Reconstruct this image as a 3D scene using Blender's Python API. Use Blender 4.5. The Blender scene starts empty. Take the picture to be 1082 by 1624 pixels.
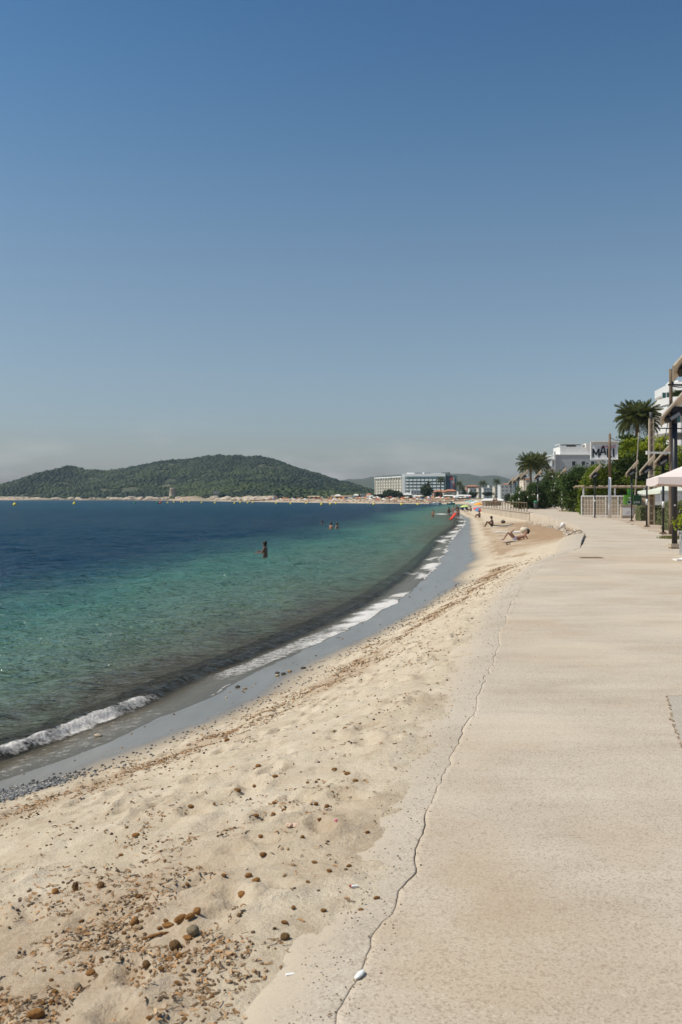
import bpy, bmesh, math, random
import numpy as np
from mathutils import Vector, Matrix, Euler
random.seed(7)
RNG = np.random.default_rng(11)
SC = bpy.context.scene
COL = SC.collection
# ------------------------------------------------------------------ camera, sky, sun, exposure
F, HZ, CX, CZ = 1579.0, 790.0, 541.0, 1.65       # focal length in photo pixels, horizon row, centre column, eye height
cam_d = bpy.data.cameras.new('camera')
cam = bpy.data.objects.new('camera', cam_d)
COL.objects.link(cam)
cam.location = (0, 0, CZ)
cam.rotation_euler = (math.radians(90), 0, 0)
cam_d.sensor_fit = 'VERTICAL'
cam_d.sensor_height = 36.0
cam_d.sensor_width = 24.0
cam_d.lens = 36.0 * F / 1624
cam_d.shift_y = (HZ - 812) / 1624
cam_d.clip_start = 0.1
cam_d.clip_end = 20000
cam_d.dof.use_dof = True
cam_d.dof.focus_distance = 9.0
cam_d.dof.aperture_fstop = 5.6
SC.camera = cam

SUN_EL, SUN_AZ = math.radians(54), math.radians(-99)   # azimuth measured from the view direction, negative = to the left
world = bpy.data.worlds.new('World')
SC.world = world
world.use_nodes = True
wn, wl = world.node_tree.nodes, world.node_tree.links
wn.clear()
w_out = wn.new('ShaderNodeOutputWorld')
w_bg = wn.new('ShaderNodeBackground')
w_sky = wn.new('ShaderNodeTexSky')
w_sky.sky_type = 'NISHITA'
w_sky.sun_disc = False
w_sky.sun_elevation = SUN_EL
w_sky.sun_rotation = SUN_AZ
w_sky.altitude = 0
w_sky.air_density = 1.0
w_sky.dust_density = 1.0
w_sky.ozone_density = 2.5
w_bg.inputs['Strength'].default_value = 0.075
w_gam = wn.new('ShaderNodeGamma'); w_gam.inputs['Gamma'].default_value = 1.55
w_hsv = wn.new('ShaderNodeHueSaturation'); w_hsv.inputs['Saturation'].default_value = 0.85; w_hsv.inputs['Value'].default_value = 0.515
w_hsv.inputs['Hue'].default_value = 0.488
wl.new(w_sky.outputs[0], w_gam.inputs['Color'])
wl.new(w_gam.outputs[0], w_hsv.inputs['Color'])
# clearer, deeper blue with height
w_geo = wn.new('ShaderNodeTexCoord'); w_sep = wn.new('ShaderNodeSeparateXYZ')
wl.new(w_geo.outputs['Generated'], w_sep.inputs[0])
w_rmp = wn.new('ShaderNodeValToRGB')
w_rmp.color_ramp.interpolation = 'B_SPLINE'
_st = [(.0, (.74, .71, .80)), (.05, (.75, .71, .78)), (.125, (.83, .72, .69)), (.24, (.90, .85, .79)), (.345, (.70, .88, .90)), (.45, (.53, .80, .94)), (.60, (.50, .78, .93))]
while len(w_rmp.color_ramp.elements) < len(_st): w_rmp.color_ramp.elements.new(.5)
for _e, (_p, _c) in zip(w_rmp.color_ramp.elements, _st): _e.position = _p; _e.color = (*_c, 1)
wl.new(w_sep.outputs[2], w_rmp.inputs['Fac'])
w_mul = wn.new('ShaderNodeMix'); w_mul.data_type = 'RGBA'; w_mul.blend_type = 'MULTIPLY'; w_mul.inputs[0].default_value = 1
wl.new(w_hsv.outputs[0], w_mul.inputs[6]); wl.new(w_rmp.outputs[0], w_mul.inputs[7])
# a trace of thin cloud low over the hills
w_nz = wn.new('ShaderNodeTexNoise'); w_nz.inputs['Scale'].default_value = 5.0; w_nz.inputs['Detail'].default_value = 6; w_nz.inputs['Roughness'].default_value = .6
w_mp = wn.new('ShaderNodeMapping'); w_mp.inputs['Scale'].default_value = (1, 1, 4.0)
wl.new(w_geo.outputs['Generated'], w_mp.inputs['Vector']); wl.new(w_mp.outputs[0], w_nz.inputs['Vector'])
w_c1 = wn.new('ShaderNodeValToRGB'); w_c1.color_ramp.elements[0].position = .52; w_c1.color_ramp.elements[1].position = .80
w_c1.color_ramp.elements[1].color = (.55, .55, .55, 1)
wl.new(w_nz.outputs['Fac'], w_c1.inputs['Fac'])
w_c2 = wn.new('ShaderNodeValToRGB'); w_c2.color_ramp.elements[0].position = .03; w_c2.color_ramp.elements[0].color = (1, 1, 1, 1)
w_c2.color_ramp.elements[1].position = .085; w_c2.color_ramp.elements[1].color = (0, 0, 0, 1)
wl.new(w_sep.outputs[2], w_c2.inputs['Fac'])
w_cm = wn.new('ShaderNodeMath'); w_cm.operation = 'MULTIPLY'
wl.new(w_c1.outputs[0], w_cm.inputs[0]); wl.new(w_c2.outputs[0], w_cm.inputs[1])
w_cl = wn.new('ShaderNodeMix'); w_cl.data_type = 'RGBA'; w_cl.blend_type = 'MIX'
wl.new(w_cm.outputs[0], w_cl.inputs[0]); wl.new(w_mul.outputs[2], w_cl.inputs[6]); w_cl.inputs[7].default_value = (7.5, 7.3, 7.2, 1)
wl.new(w_cl.outputs[2], w_bg.inputs['Color'])
wl.new(w_bg.outputs[0], w_out.inputs['Surface'])

sun_d = bpy.data.lights.new('sun', 'SUN')
sun_d.energy = 3.6
sun_d.angle = math.radians(0.53)
sun_d.color = (1.0, 0.92, 0.775)
sun = bpy.data.objects.new('sun', sun_d)
COL.objects.link(sun)
SUN_DIR = Vector((math.sin(SUN_AZ) * math.cos(SUN_EL), math.cos(SUN_AZ) * math.cos(SUN_EL), math.sin(SUN_EL)))
sun.rotation_euler = SUN_DIR.to_track_quat('Z', 'Y').to_euler()
sun.location = SUN_DIR * 50

vs = SC.view_settings
vs.view_transform = 'Standard'
vs.look = 'None'
vs.gamma = 1.0
vs.exposure = 0.35
vs.use_curve_mapping = False
SC.cycles.max_bounces = 8
SC.cycles.transparent_max_bounces = 12
SC.cycles.caustics_reflective = False
SC.cycles.caustics_refractive = False
SC.cycles.volume_bounces = 0
SC.cycles.use_denoising = True

# ------------------------------------------------------------------ helpers
def G(px, py, z=0.0):
    d = (CZ - z) * F / (py - HZ)
    return Vector(((px - CX) / F * d, d, z))

def A(px, py, d):
    return Vector(((px - CX) / F * d, d, CZ + (HZ - py) / F * d))

def tag(o, label=None, cat=None, group=None, kind=None):
    if label: o['label'] = label
    if cat: o['category'] = cat
    if group: o['group'] = group
    if kind: o['kind'] = kind
    return o

def empty(name, loc, label, cat, rz=0.0, group=None):
    o = bpy.data.objects.new(name, None)
    o.empty_display_size = 0.2
    COL.objects.link(o)
    o.location = loc
    o.rotation_euler = (0, 0, rz)
    return tag(o, label, cat, group)

def link(name, me, mat=None, parent=None, loc=None, rot=None):
    o = bpy.data.objects.new(name, me)
    COL.objects.link(o)
    if mat is not None and len(me.materials) == 0:
        me.materials.append(mat)
    if parent is not None:
        o.parent = parent
    if loc is not None: o.location = loc
    if rot is not None: o.rotation_euler = rot
    return o

KIDS = {}
def copy_tree(o, parent=None):
    c = o.copy()
    COL.objects.link(c)
    if parent is not None: c.parent = parent
    for ch in list(o.children):
        copy_tree(ch, c)
    return c

def np_mesh(name, V, Fc, smooth=False, attrs=None):
    V = np.asarray(V, dtype=np.float32).reshape(-1, 3)
    Fc = np.asarray(Fc, dtype=np.int32)
    n, k = Fc.shape
    me = bpy.data.meshes.new(name)
    me.vertices.add(len(V))
    me.vertices.foreach_set('co', V.ravel())
    me.loops.add(n * k)
    me.loops.foreach_set('vertex_index', Fc.ravel())
    me.polygons.add(n)
    me.polygons.foreach_set('loop_start', np.arange(0, n * k, k, dtype=np.int32))
    me.polygons.foreach_set('loop_total', np.full(n, k, dtype=np.int32))
    me.polygons.foreach_set('use_smooth', np.full(n, smooth, dtype=bool))
    me.update(calc_edges=True)
    for an, av in (attrs or {}).items():
        at = me.attributes.new(an, 'FLOAT', 'POINT')
        at.data.foreach_set('value', np.asarray(av, dtype=np.float32).ravel())
    return me

def grid_faces(r, c, flip=False):
    i = np.arange(r - 1)[:, None] * c + np.arange(c - 1)[None, :]
    i = i.ravel()
    f = np.stack([i, i + 1, i + c + 1, i + c], 1)
    return f[:, ::-1] if flip else f

class MB:
    """collects simple shapes into one mesh"""
    def __init__(s): s.v, s.f = [], []
    def add(s, vs_, fs_):
        b = len(s.v)
        s.v += [tuple(p) for p in vs_]
        s.f += [tuple(i + b for i in q) for q in fs_]
        return s
    def box(s, c, d, rz=0.0, M=None):
        hx, hy, hz = d[0] / 2, d[1] / 2, d[2] / 2
        R = M if M is not None else Matrix.Rotation(rz, 3, 'Z')
        c = Vector(c)
        p = [c + R @ Vector((x * hx, y * hy, z * hz)) for z in (-1, 1) for y in (-1, 1) for x in (-1, 1)]
        return s.add(p, [(0, 2, 3, 1), (4, 5, 7, 6), (0, 1, 5, 4), (2, 6, 7, 3), (0, 4, 6, 2), (1, 3, 7, 5)])
    def tube(s, pts, rad, n=8, cap=True):
        pts = [Vector(p) for p in pts]
        if not hasattr(rad, '__len__'): rad = [rad] * len(pts)
        rings = []
        for i, p in enumerate(pts):
            t = (pts[min(i + 1, len(pts) - 1)] - pts[max(i - 1, 0)]).normalized()
            u = t.cross(Vector((0, 0, 1)) if abs(t.z) < 0.95 else Vector((1, 0, 0))).normalized()
            w = t.cross(u)
            rings.append([p + (u * math.cos(2 * math.pi * k / n) + w * math.sin(2 * math.pi * k / n)) * rad[i] for k in range(n)])
        vs_ = [q for r in rings for q in r]
        fs_ = []
        for i in range(len(pts) - 1):
            for k in range(n):
                a, b = i * n + k, i * n + (k + 1) % n
                fs_.append((a, b, b + n, a + n))
        if cap:
            fs_.append(tuple(range(n)))
            fs_.append(tuple(reversed(range((len(pts) - 1) * n, len(pts) * n))))
        return s.add(vs_, fs_)
    def lathe(s, c, prof, n=16, M=None):
        c = Vector(c); R = M if M is not None else Matrix.Identity(3)
        vs_ = [c + R @ Vector((r * math.cos(2 * math.pi * k / n), r * math.sin(2 * math.pi * k / n), z)) for r, z in prof for k in range(n)]
        fs_ = [(i * n + k, i * n + (k + 1) % n, (i + 1) * n + (k + 1) % n, (i + 1) * n + k) for i in range(len(prof) - 1) for k in range(n)]
        fs_.append(tuple(reversed(range(n))))
        fs_.append(tuple(range((len(prof) - 1) * n, len(prof) * n)))
        return s.add(vs_, fs_)
    def prism(s, poly, z0, z1):
        n = len(poly)
        vs_ = [(x, y, z0) for x, y in poly] + [(x, y, z1) for x, y in poly]
        fs_ = [tuple(reversed(range(n))), tuple(range(n, 2 * n))]
        fs_ += [(k, (k + 1) % n, n + (k + 1) % n, n + k) for k in range(n)]
        return s.add(vs_, fs_)
    def ball(s, c, r, n=8, m=6, jit=0.0, rnd=random):
        c = Vector(c)
        if not hasattr(r, '__len__'): r = (r, r, r)
        vs_ = [c + Vector((0, 0, -r[2]))]
        for i in range(1, m):
            a = -math.pi / 2 + math.pi * i / m
            for k in range(n):
                b = 2 * math.pi * k / n
                j = 1 + rnd.uniform(-jit, jit)
                vs_.append(c + Vector((r[0] * math.cos(a) * math.cos(b) * j, r[1] * math.cos(a) * math.sin(b) * j, r[2] * math.sin(a) * j)))
        vs_.append(c + Vector((0, 0, r[2])))
        fs_ = [(0, 1 + (k + 1) % n, 1 + k) for k in range(n)]
        for i in range(m - 2):
            for k in range(n):
                a, b = 1 + i * n + k, 1 + i * n + (k + 1) % n
                fs_.append((a, b, b + n, a + n))
        L = len(vs_) - 1; o = 1 + (m - 2) * n
        fs_ += [(o + k, o + (k + 1) % n, L) for k in range(n)]
        return s.add(vs_, fs_)
    def mesh(s, name, smooth=False):
        me = bpy.data.meshes.new(name)
        me.from_pydata(s.v, [], s.f)
        bm = bmesh.new(); bm.from_mesh(me)
        bmesh.ops.recalc_face_normals(bm, faces=bm.faces)
        bm.to_mesh(me); bm.free()
        if smooth:
            me.polygons.foreach_set('use_smooth', [True] * len(me.polygons))
        me.update()
        return me
    def build(s, name, mat, parent=None, smooth=False, loc=None, rot=None):
        return link(name, s.mesh(name, smooth), mat, parent, loc, rot)

# numpy value noise
def _h(ix, iy, seed):
    n = (ix.astype(np.int64) * 374761393 + iy.astype(np.int64) * 668265263 + seed * 1274126177) & 0xFFFFFFFF
    n = ((n ^ (n >> 13)) * 1274126177) & 0xFFFFFFFF
    n = (n ^ (n >> 16)) & 0xFFFFFFFF
    return n.astype(np.float64) / 4294967295.0
def vn(x, y, seed=0):
    x = np.asarray(x, dtype=np.float64); y = np.asarray(y, dtype=np.float64)
    ix, iy = np.floor(x), np.floor(y)
    fx, fy = x - ix, y - iy
    fx = fx * fx * fx * (fx * (fx * 6 - 15) + 10); fy = fy * fy * fy * (fy * (fy * 6 - 15) + 10)
    a, b = _h(ix, iy, seed), _h(ix + 1, iy, seed)
    c, d = _h(ix, iy + 1, seed), _h(ix + 1, iy + 1, seed)
    return (a + (b - a) * fx) * (1 - fy) + (c + (d - c) * fx) * fy
def fbm(x, y, seed=0, o=4):
    t, a, s_ = 0.0, 1.0, 0.0
    for i in range(o):
        t = t + a * (vn(np.asarray(x) * 2 ** i, np.asarray(y) * 2 ** i, seed + i * 17) - 0.5); s_ += a; a *= 0.5
    return t / s_ * 2
def sst(a, b, x):
    t = np.clip((np.asarray(x, dtype=np.float64) - a) / (b - a), 0, 1)
    return t * t * (3 - 2 * t)

# ------------------------------------------------------------------ materials
def new_mat(name):
    m = bpy.data.materials.new(name)
    m.use_nodes = True
    nt = m.node_tree
    return m, nt.nodes, nt.links, nt.nodes['Principled BSDF']

def nd(nodes, typ, **kw):
    n = nodes.new(typ)
    for k, v in kw.items():
        if k in n.bl_rna.properties: setattr(n, k, v)
        else: n.inputs[k].default_value = v
    return n

def pos(nodes, links, scale=(1, 1, 1), obj=False):
    if obj:
        t = nodes.new('ShaderNodeTexCoord'); src = t.outputs['Object']
    else:
        t = nodes.new('ShaderNodeNewGeometry'); src = t.outputs['Position']
    mp = nodes.new('ShaderNodeMapping')
    mp.inputs['Scale'].default_value = scale
    links.new(src, mp.inputs['Vector'])
    return mp.outputs[0]

def noise(nodes, links, vec, scale, detail=4, rough=0.55):
    n = nodes.new('ShaderNodeTexNoise')
    n.inputs['Scale'].default_value = scale
    n.inputs['Detail'].default_value = detail
    n.inputs['Roughness'].default_value = rough
    links.new(vec, n.inputs['Vector'])
    return n.outputs['Fac']

def ramp(nodes, links, fac, stops, interp='LINEAR'):
    r = nodes.new('ShaderNodeValToRGB')
    r.color_ramp.interpolation = interp
    e = r.color_ramp.elements
    while len(e) < len(stops): e.new(0.5)
    for i, (p, c) in enumerate(stops):
        e[i].position = p
        e[i].color = (*c, 1) if hasattr(c, '__len__') else (c, c, c, 1)
    links.new(fac, r.inputs['Fac'])
    return r.outputs['Color']

def mix(nodes, links, fac, a, b, blend='MIX'):
    m = nodes.new('ShaderNodeMix')
    m.data_type = 'RGBA'; m.blend_type = blend
    for sock, v in ((m.inputs[0], fac), (m.inputs[6], a), (m.inputs[7], b)):
        if hasattr(v, 'is_output'): links.new(v, sock)
        elif hasattr(v, '__len__'): sock.default_value = (*v, 1)
        else: sock.default_value = v if sock == m.inputs[0] else (v, v, v, 1)
    return m.outputs[2]

def math_n(nodes, links, op, a, b=0.0, clamp=False):
    m = nodes.new('ShaderNodeMath'); m.operation = op; m.use_clamp = clamp
    for i, v in enumerate((a, b)):
        if hasattr(v, 'is_output'): links.new(v, m.inputs[i])
        else: m.inputs[i].default_value = v
    return m.outputs[0]

def attr(nodes, name):
    a = nodes.new('ShaderNodeAttribute'); a.attribute_name = name
    return a.outputs['Fac']

def bump(nodes, links, h, strength, dist, bsdf, normal=None):
    b = nodes.new('ShaderNodeBump')
    b.inputs['Strength'].default_value = strength
    b.inputs['Distance'].default_value = dist
    links.new(h, b.inputs['Height'])
    if normal is not None: links.new(normal, b.inputs['Normal'])
    if bsdf is not None: links.new(b.outputs[0], bsdf.inputs['Normal'])
    return b.outputs[0]

MATS = {}
def mat(name, rgb, rough=0.7, var=0.25, scale=3.0, bmp=0.15, spec=0.4, metal=0.0, dirt=None, stretch=(1, 1, 1), emit=None):
    """generic worn surface: two noises of colour, a little relief"""
    if name in MATS: return MATS[name]
    m, N, L, b = new_mat(name)
    v = pos(N, L, stretch, obj=True)
    n1 = noise(N, L, v, scale, 6, 0.6)
    n2 = noise(N, L, v, scale * 7.3, 4, 0.6)
    lo = tuple(c * (1 - var) for c in rgb); hi = tuple(min(1, c * (1 + var)) for c in rgb)
    c = ramp(N, L, n1, [(0.3, lo), (0.7, hi)])
    if dirt:
        c = mix(N, L, ramp(N, L, n2, [(0.5, 0.0), (0.72, 0.7)]), c, dirt)
    L.new(c, b.inputs['Base Color'])
    b.inputs['Roughness'].default_value = rough
    b.inputs['Specular IOR Level'].default_value = spec
    b.inputs['Metallic'].default_value = metal
    if bmp > 0: bump(N, L, n2, bmp, 0.02, b)
    MATS[name] = m
    return m

def leaf_mat(name, dark, light, trans=0.35, rough=0.55):
    if name in MATS: return MATS[name]
    m, N, L, b = new_mat(name)
    c = ramp(N, L, attr(N, 'tint'), [(0.0, dark), (1.0, light)])
    L.new(c, b.inputs['Base Color'])
    b.inputs['Roughness'].default_value = rough
    b.inputs['Specular IOR Level'].default_value = 0.25
    t = N.new('ShaderNodeBsdfTranslucent')
    L.new(mix(N, L, 1.0, c, (1.0, 0.95, 0.45), 'MULTIPLY'), t.inputs['Color'])
    ms = N.new('ShaderNodeMixShader'); ms.inputs[0].default_value = trans
    L.new(b.outputs[0], ms.inputs[1]); L.new(t.outputs[0], ms.inputs[2])
    L.new(ms.outputs[0], N['Material Output'].inputs['Surface'])
    MATS[name] = m
    return m
# ------------------------------------------------------------------ shoreline (plan curves in metres)
SEA = -1.25
SH = np.array([(-30,-29),(0,-9.6),(5,-6.5),(8,-4.75),(10.24,-3.51),(11.33,-3.0),(12.41,-2.6),(14.09,-2.05),(16.6,-1.45),(18.1,-.95),
 (19.65,-.51),(21.8,.05),(26.5,1.2),(30.7,2.1),(40.5,3.75),(49.8,5.1),(69.4,7.7),(83.3,9.7),(106,13.1),(134.7,16.8),(183,21.3),
 (218,24.7),(327,42),(420,55),(470,58),(505,50),(540,20),(600,-2),(700,-35),(832,-80),(1000,-140),(1308,-262),(1526,-530),(1620,-950),(1760,-2600)], float)
def Xw(y): return np.interp(y, SH[:, 0], SH[:, 1])
XLp = np.array([(-8,-2.2),(0,-.62),(3.12,0),(5,.39),(9.6,1.41),(16.2,2.81),(20,3.75),(26.9,5.7),(30.7,7.1),(33.8,8.2),(43.4,10.7),(55,13.2),(70,15.7),
 (90,18.6),(113,21.4),(174,25.2),(192,27),(210,45),(340,100)], float)
def XL0(y): return np.interp(y, XLp[:, 0], XLp[:, 1])
def XL(y):
    y = np.asarray(y, float)
    s = (XL0(y - 0.5) + XL0(y) + XL0(y + 0.5)) / 3
    return s + fbm(y * 0.9, y * 0 + 3.3, 5, 4) * 0.075 + fbm(y * 5, y * 0 + 1.3, 9, 3) * 0.03
XRp = np.array([(-8,7.5),(20,9.6),(34,11.9),(39.5,13.2),(52,16.0),(72,20.4),(81,21.6),(100,25),(115,30),(190,40),(210,60),(340,120)], float)
def XR(y): return np.interp(y, XRp[:, 0], XRp[:, 1]) + fbm(np.asarray(y, float) * .6, np.asarray(y, float) * 0, 31, 4) * .35
def apron_w(y): return np.interp(y, [0, 3, 6, 10, 20, 30, 40, 50, 70, 95, 112], [.2, .22, .3, .42, .6, .8, .9, .7, .6, .5, .1])
def sand_edge_z(y): return np.interp(y, [0, 42, 65, 100, 300], [0, 0, -.32, -.98, -.85])
def wet_s(y): return np.interp(y, [0, 9, 18, 25, 44, 73, 110, 180, 300], [.85, .9, 1.0, 1.25, 1.55, 1.3, .6, .4, .8])

FP = []
_r = random.Random(4)
for k in range(420):
    y = 2.4 + 26 * _r.random() ** 1.7
    t = _r.uniform(.03, .72)
    x = float(XL0(y)) * (1 - t) + float(Xw(y)) * t - .3
    FP.append((x, y, _r.uniform(0, math.pi) if _r.random() < .4 else _r.gauss(1.9, .35), _r.uniform(.10, .16), _r.uniform(.05, .075), _r.uniform(.018, .042)))

def sand_z(x, y, relief=True):
    x = np.asarray(x, float); y = np.asarray(y, float)
    xl = XL(y); xw = Xw(y); W = np.maximum(xl - xw, 1.6)
    s = x - xw
    ze = sand_edge_z(y)
    t = np.clip((s - 1) / (W - 1), 0, 1)
    h0, h1 = 2 * t**3 - 3 * t**2 + 1, -2 * t**3 + 3 * t**2
    h2, h3 = t**3 - 2 * t**2 + t, t**3 - t**2
    m1 = np.where(y < 55, .12, .03) * (W - 1); m0 = np.minimum(.14, .5 * (ze + 1.12 + .3) / (W - 1) + .05) * (W - 1)
    z = h0 * -1.12 + h1 * ze + h2 * m0 + h3 * m1
    z = np.where(s < 1, SEA + .13 * s, z)
    z = np.where(s < 0, SEA + .10 * s, z)
    z0 = z
    # toe of the sand over the apron
    e = xl - x; aw = apron_w(y)
    near = sst(60, 46, y)
    z = z + near * (-.016 + .026 * sst(aw - .3, aw + .2, e + fbm(y * 2.3, x * 1.1, 21, 4) * .22 + fbm(y * 9, x * 9, 22, 4) * .12)) * sst(aw + 1.4, aw + .2, e)
    if relief == 'base': return z0
    if relief:
        dry = sst(wet_s(y) - .05, wet_s(y) + .9, s)
        am = dry * sst(.02, .25, e - aw + .12)
        z = z + am * (fbm(x * .9, y * .9, 41, 3) * .03 + fbm(x * 3.4, y * 3.0, 42, 5) * .027 + fbm(x * 11, y * 10, 43, 3) * .011 * sst(40, 10, y))
        z = z + am * np.abs(fbm(x * 6, y * 5, 44, 2)) * .006
        sh = x.shape; xf, yf, zf = x.ravel(), y.ravel(), np.zeros(x.size)
        if x.size > 2000:
            order = np.argsort(yf, kind='stable'); ys = yf[order]
            for (fx, fy, fa, la, lb, dp) in FP:
                i0, i1 = np.searchsorted(ys, fy - .3), np.searchsorted(ys, fy + .3)
                ii = order[i0:i1]
                dx, dy = xf[ii] - fx, yf[ii] - fy
                ca, sa = math.cos(fa), math.sin(fa)
                p, q = (dx * ca + dy * sa) / la, (-dx * sa + dy * ca) / lb
                r2 = p * p + q * q
                zf[ii] += -dp * np.exp(-(r2 ** 2)) + dp * .55 * np.exp(-((np.sqrt(r2) - 1.55) / .35) ** 2)
        else:
            for (fx, fy, fa, la, lb, dp) in FP:
                dx, dy = xf - fx, yf - fy
                ca, sa = math.cos(fa), math.sin(fa)
                p, q = (dx * ca + dy * sa) / la, (-dx * sa + dy * ca) / lb
                r2 = p * p + q * q
                zf += -dp * np.exp(-(r2 ** 2)) + dp * .55 * np.exp(-((np.sqrt(r2) - 1.55) / .35) ** 2)
        z = z + am * zf.reshape(sh)
    return z
def SP(px, py, dz=0.0):
    """point of the sand surface seen at a photo pixel"""
    z = -0.6
    for _ in range(14):
        p = G(px, py, z); z = .5 * z + .5 * float(sand_z(np.array([p.x]), np.array([p.y]))[0])
    p = G(px, py, z); p.z += dz
    return p
def S(x, y, dz=0.0): return Vector((x, y, float(sand_z(np.array([x]), np.array([y]))[0]) + dz))

# ---- sand
rowsY = np.concatenate([np.linspace(-6, 2.1, 30)[:-1], 2.1 * 1.0060 ** np.arange(0, 842)])
ncd, ncw = 250, 44
tt = np.linspace(0, 1, ncd)
uu = np.concatenate([np.linspace(.04, 1.2, 14), 1.2 * 1.12 ** np.arange(1, ncw - 13)])
Yg = np.repeat(rowsY[:, None], ncd + len(uu), 1)
xl_, xw_ = XL(rowsY) + .12, Xw(rowsY)
Xd = xl_[:, None] * (1 - tt)[None] + xw_[:, None] * tt[None]
Xg = np.concatenate([Xd, xw_[:, None] - uu[None]], 1)
Zg = sand_z(Xg, Yg)
s_ = Xg - Xw(Yg)
wb = wet_s(Yg) + fbm(Yg * .45, Yg * 0, 51, 3) * .22 + fbm(Yg * 3, Xg * 3, 52, 3) * .05
wet = 1 - sst(-.20, .34, s_ - wb + fbm(Xg * 9, Yg * 6, 53, 3) * .04)
damp = 1 - sst(.0, .8, s_ - wb)
wn_ = fbm(Xg * 1.3, Yg * .55, 61, 4)
W_ = XL(Yg) - Xw(Yg)
weed = sst(.05, .5, wn_ + .75 * np.exp(-((s_ - wet_s(Yg) - 1.35) / .55) ** 2) * sst(5, 9, Yg) - .34) * .8
weed = np.maximum(weed, sst(38, 50, Yg) * sst(118, 100, Yg) * sst(6.2, 2.0, XL(Yg) - Xg + wn_ * 2.5) * .95)
weed = np.maximum(weed, sst(-.1, .5, wn_ + .7 * np.exp(-(((Xg + 1.15) / .7) ** 2 + ((Yg - 3.9) / .7) ** 2))) * sst(6, 4.6, Yg) * .75)
weed = weed * (1 - damp) * np.where(Yg < 30, .55, 1)
me = np_mesh('sand', np.stack([Xg, Yg, Zg], -1), grid_faces(*Xg.shape, flip=True), True, {'wet': wet, 'damp': damp, 'weed': weed, 'sub': sst(.1, -.5, s_)})
m, N, L, b = new_mat('beach_sand')
v = pos(N, L)
n1 = noise(N, L, v, 2.2, 6, .6); n2 = noise(N, L, v, 60, 4, .7); n3 = noise(N, L, v, 420, 2, .6)
c = ramp(N, L, n1, [(.3, (.52, .425, .305)), (.52, (.60, .50, .37)), (.72, (.66, .56, .43))])
c = mix(N, L, ramp(N, L, n2, [(.62, 0.0), (.72, .7)]), c, (.27, .19, .11))
c = mix(N, L, ramp(N, L, n3, [(.3, .22), (.5, 0.0)]), c, (.25, .2, .14))
v2 = pos(N, L, (1, .5, 1)); n4 = noise(N, L, v2, 22, 5, .75)
mo_ = math_n(N, L, 'MULTIPLY', ramp(N, L, noise(N, L, pos(N, L, (1, .6, 1)), 7, 7, .72), [(.5, 0.0), (.68, .5)]), math_n(N, L, 'SUBTRACT', 1.0, attr(N, 'damp')))
c = mix(N, L, mo_, c, (.37, .26, .16))
wf = math_n(N, L, 'MULTIPLY', attr(N, 'weed'), ramp(N, L, n4, [(.34, .4), (.6, 1.0)]))
c = mix(N, L, wf, c, (.275, .155, .072))
c = mix(N, L, attr(N, 'damp'), c, (.37, .305, .225))
wetc = ramp(N, L, noise(N, L, pos(N, L, (1.6, .35, 1)), 1.4, 5, .6), [(.3, (.155, .125, .092)), (.7, (.235, .195, .15))])
c = mix(N, L, attr(N, 'wet'), c, mix(N, L, attr(N, 'sub'), wetc, (.36, .31, .235)))
L.new(c, b.inputs['Base Color'])
L.new(ramp(N, L, attr(N, 'wet'), [(0.0, .95), (.5, .6), (1.0, .2)]), b.inputs['Roughness'])
L.new(ramp(N, L, attr(N, 'wet'), [(0.0, .15), (1.0, .9)]), b.inputs['Specular IOR Level'])
L.new(math_n(N, L, 'MULTIPLY', attr(N, 'wet'), .22), b.inputs['Coat Weight'])
b.inputs['Coat Roughness'].default_value = .08
b.inputs['Coat IOR'].default_value = 1.45
n5 = noise(N, L, v, 17, 5, .62)
n2b = math_n(N, L, 'ADD', n2, math_n(N, L, 'MULTIPLY', n5, 2.2))
bh = math_n(N, L, 'MULTIPLY', math_n(N, L, 'ADD', n2b, math_n(N, L, 'MULTIPLY', n3, .4)), math_n(N, L, 'SUBTRACT', 1.0, attr(N, 'wet')))
bump(N, L, bh, .8, .014, b)
tag(link('sand', me, m), kind='structure')

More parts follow.
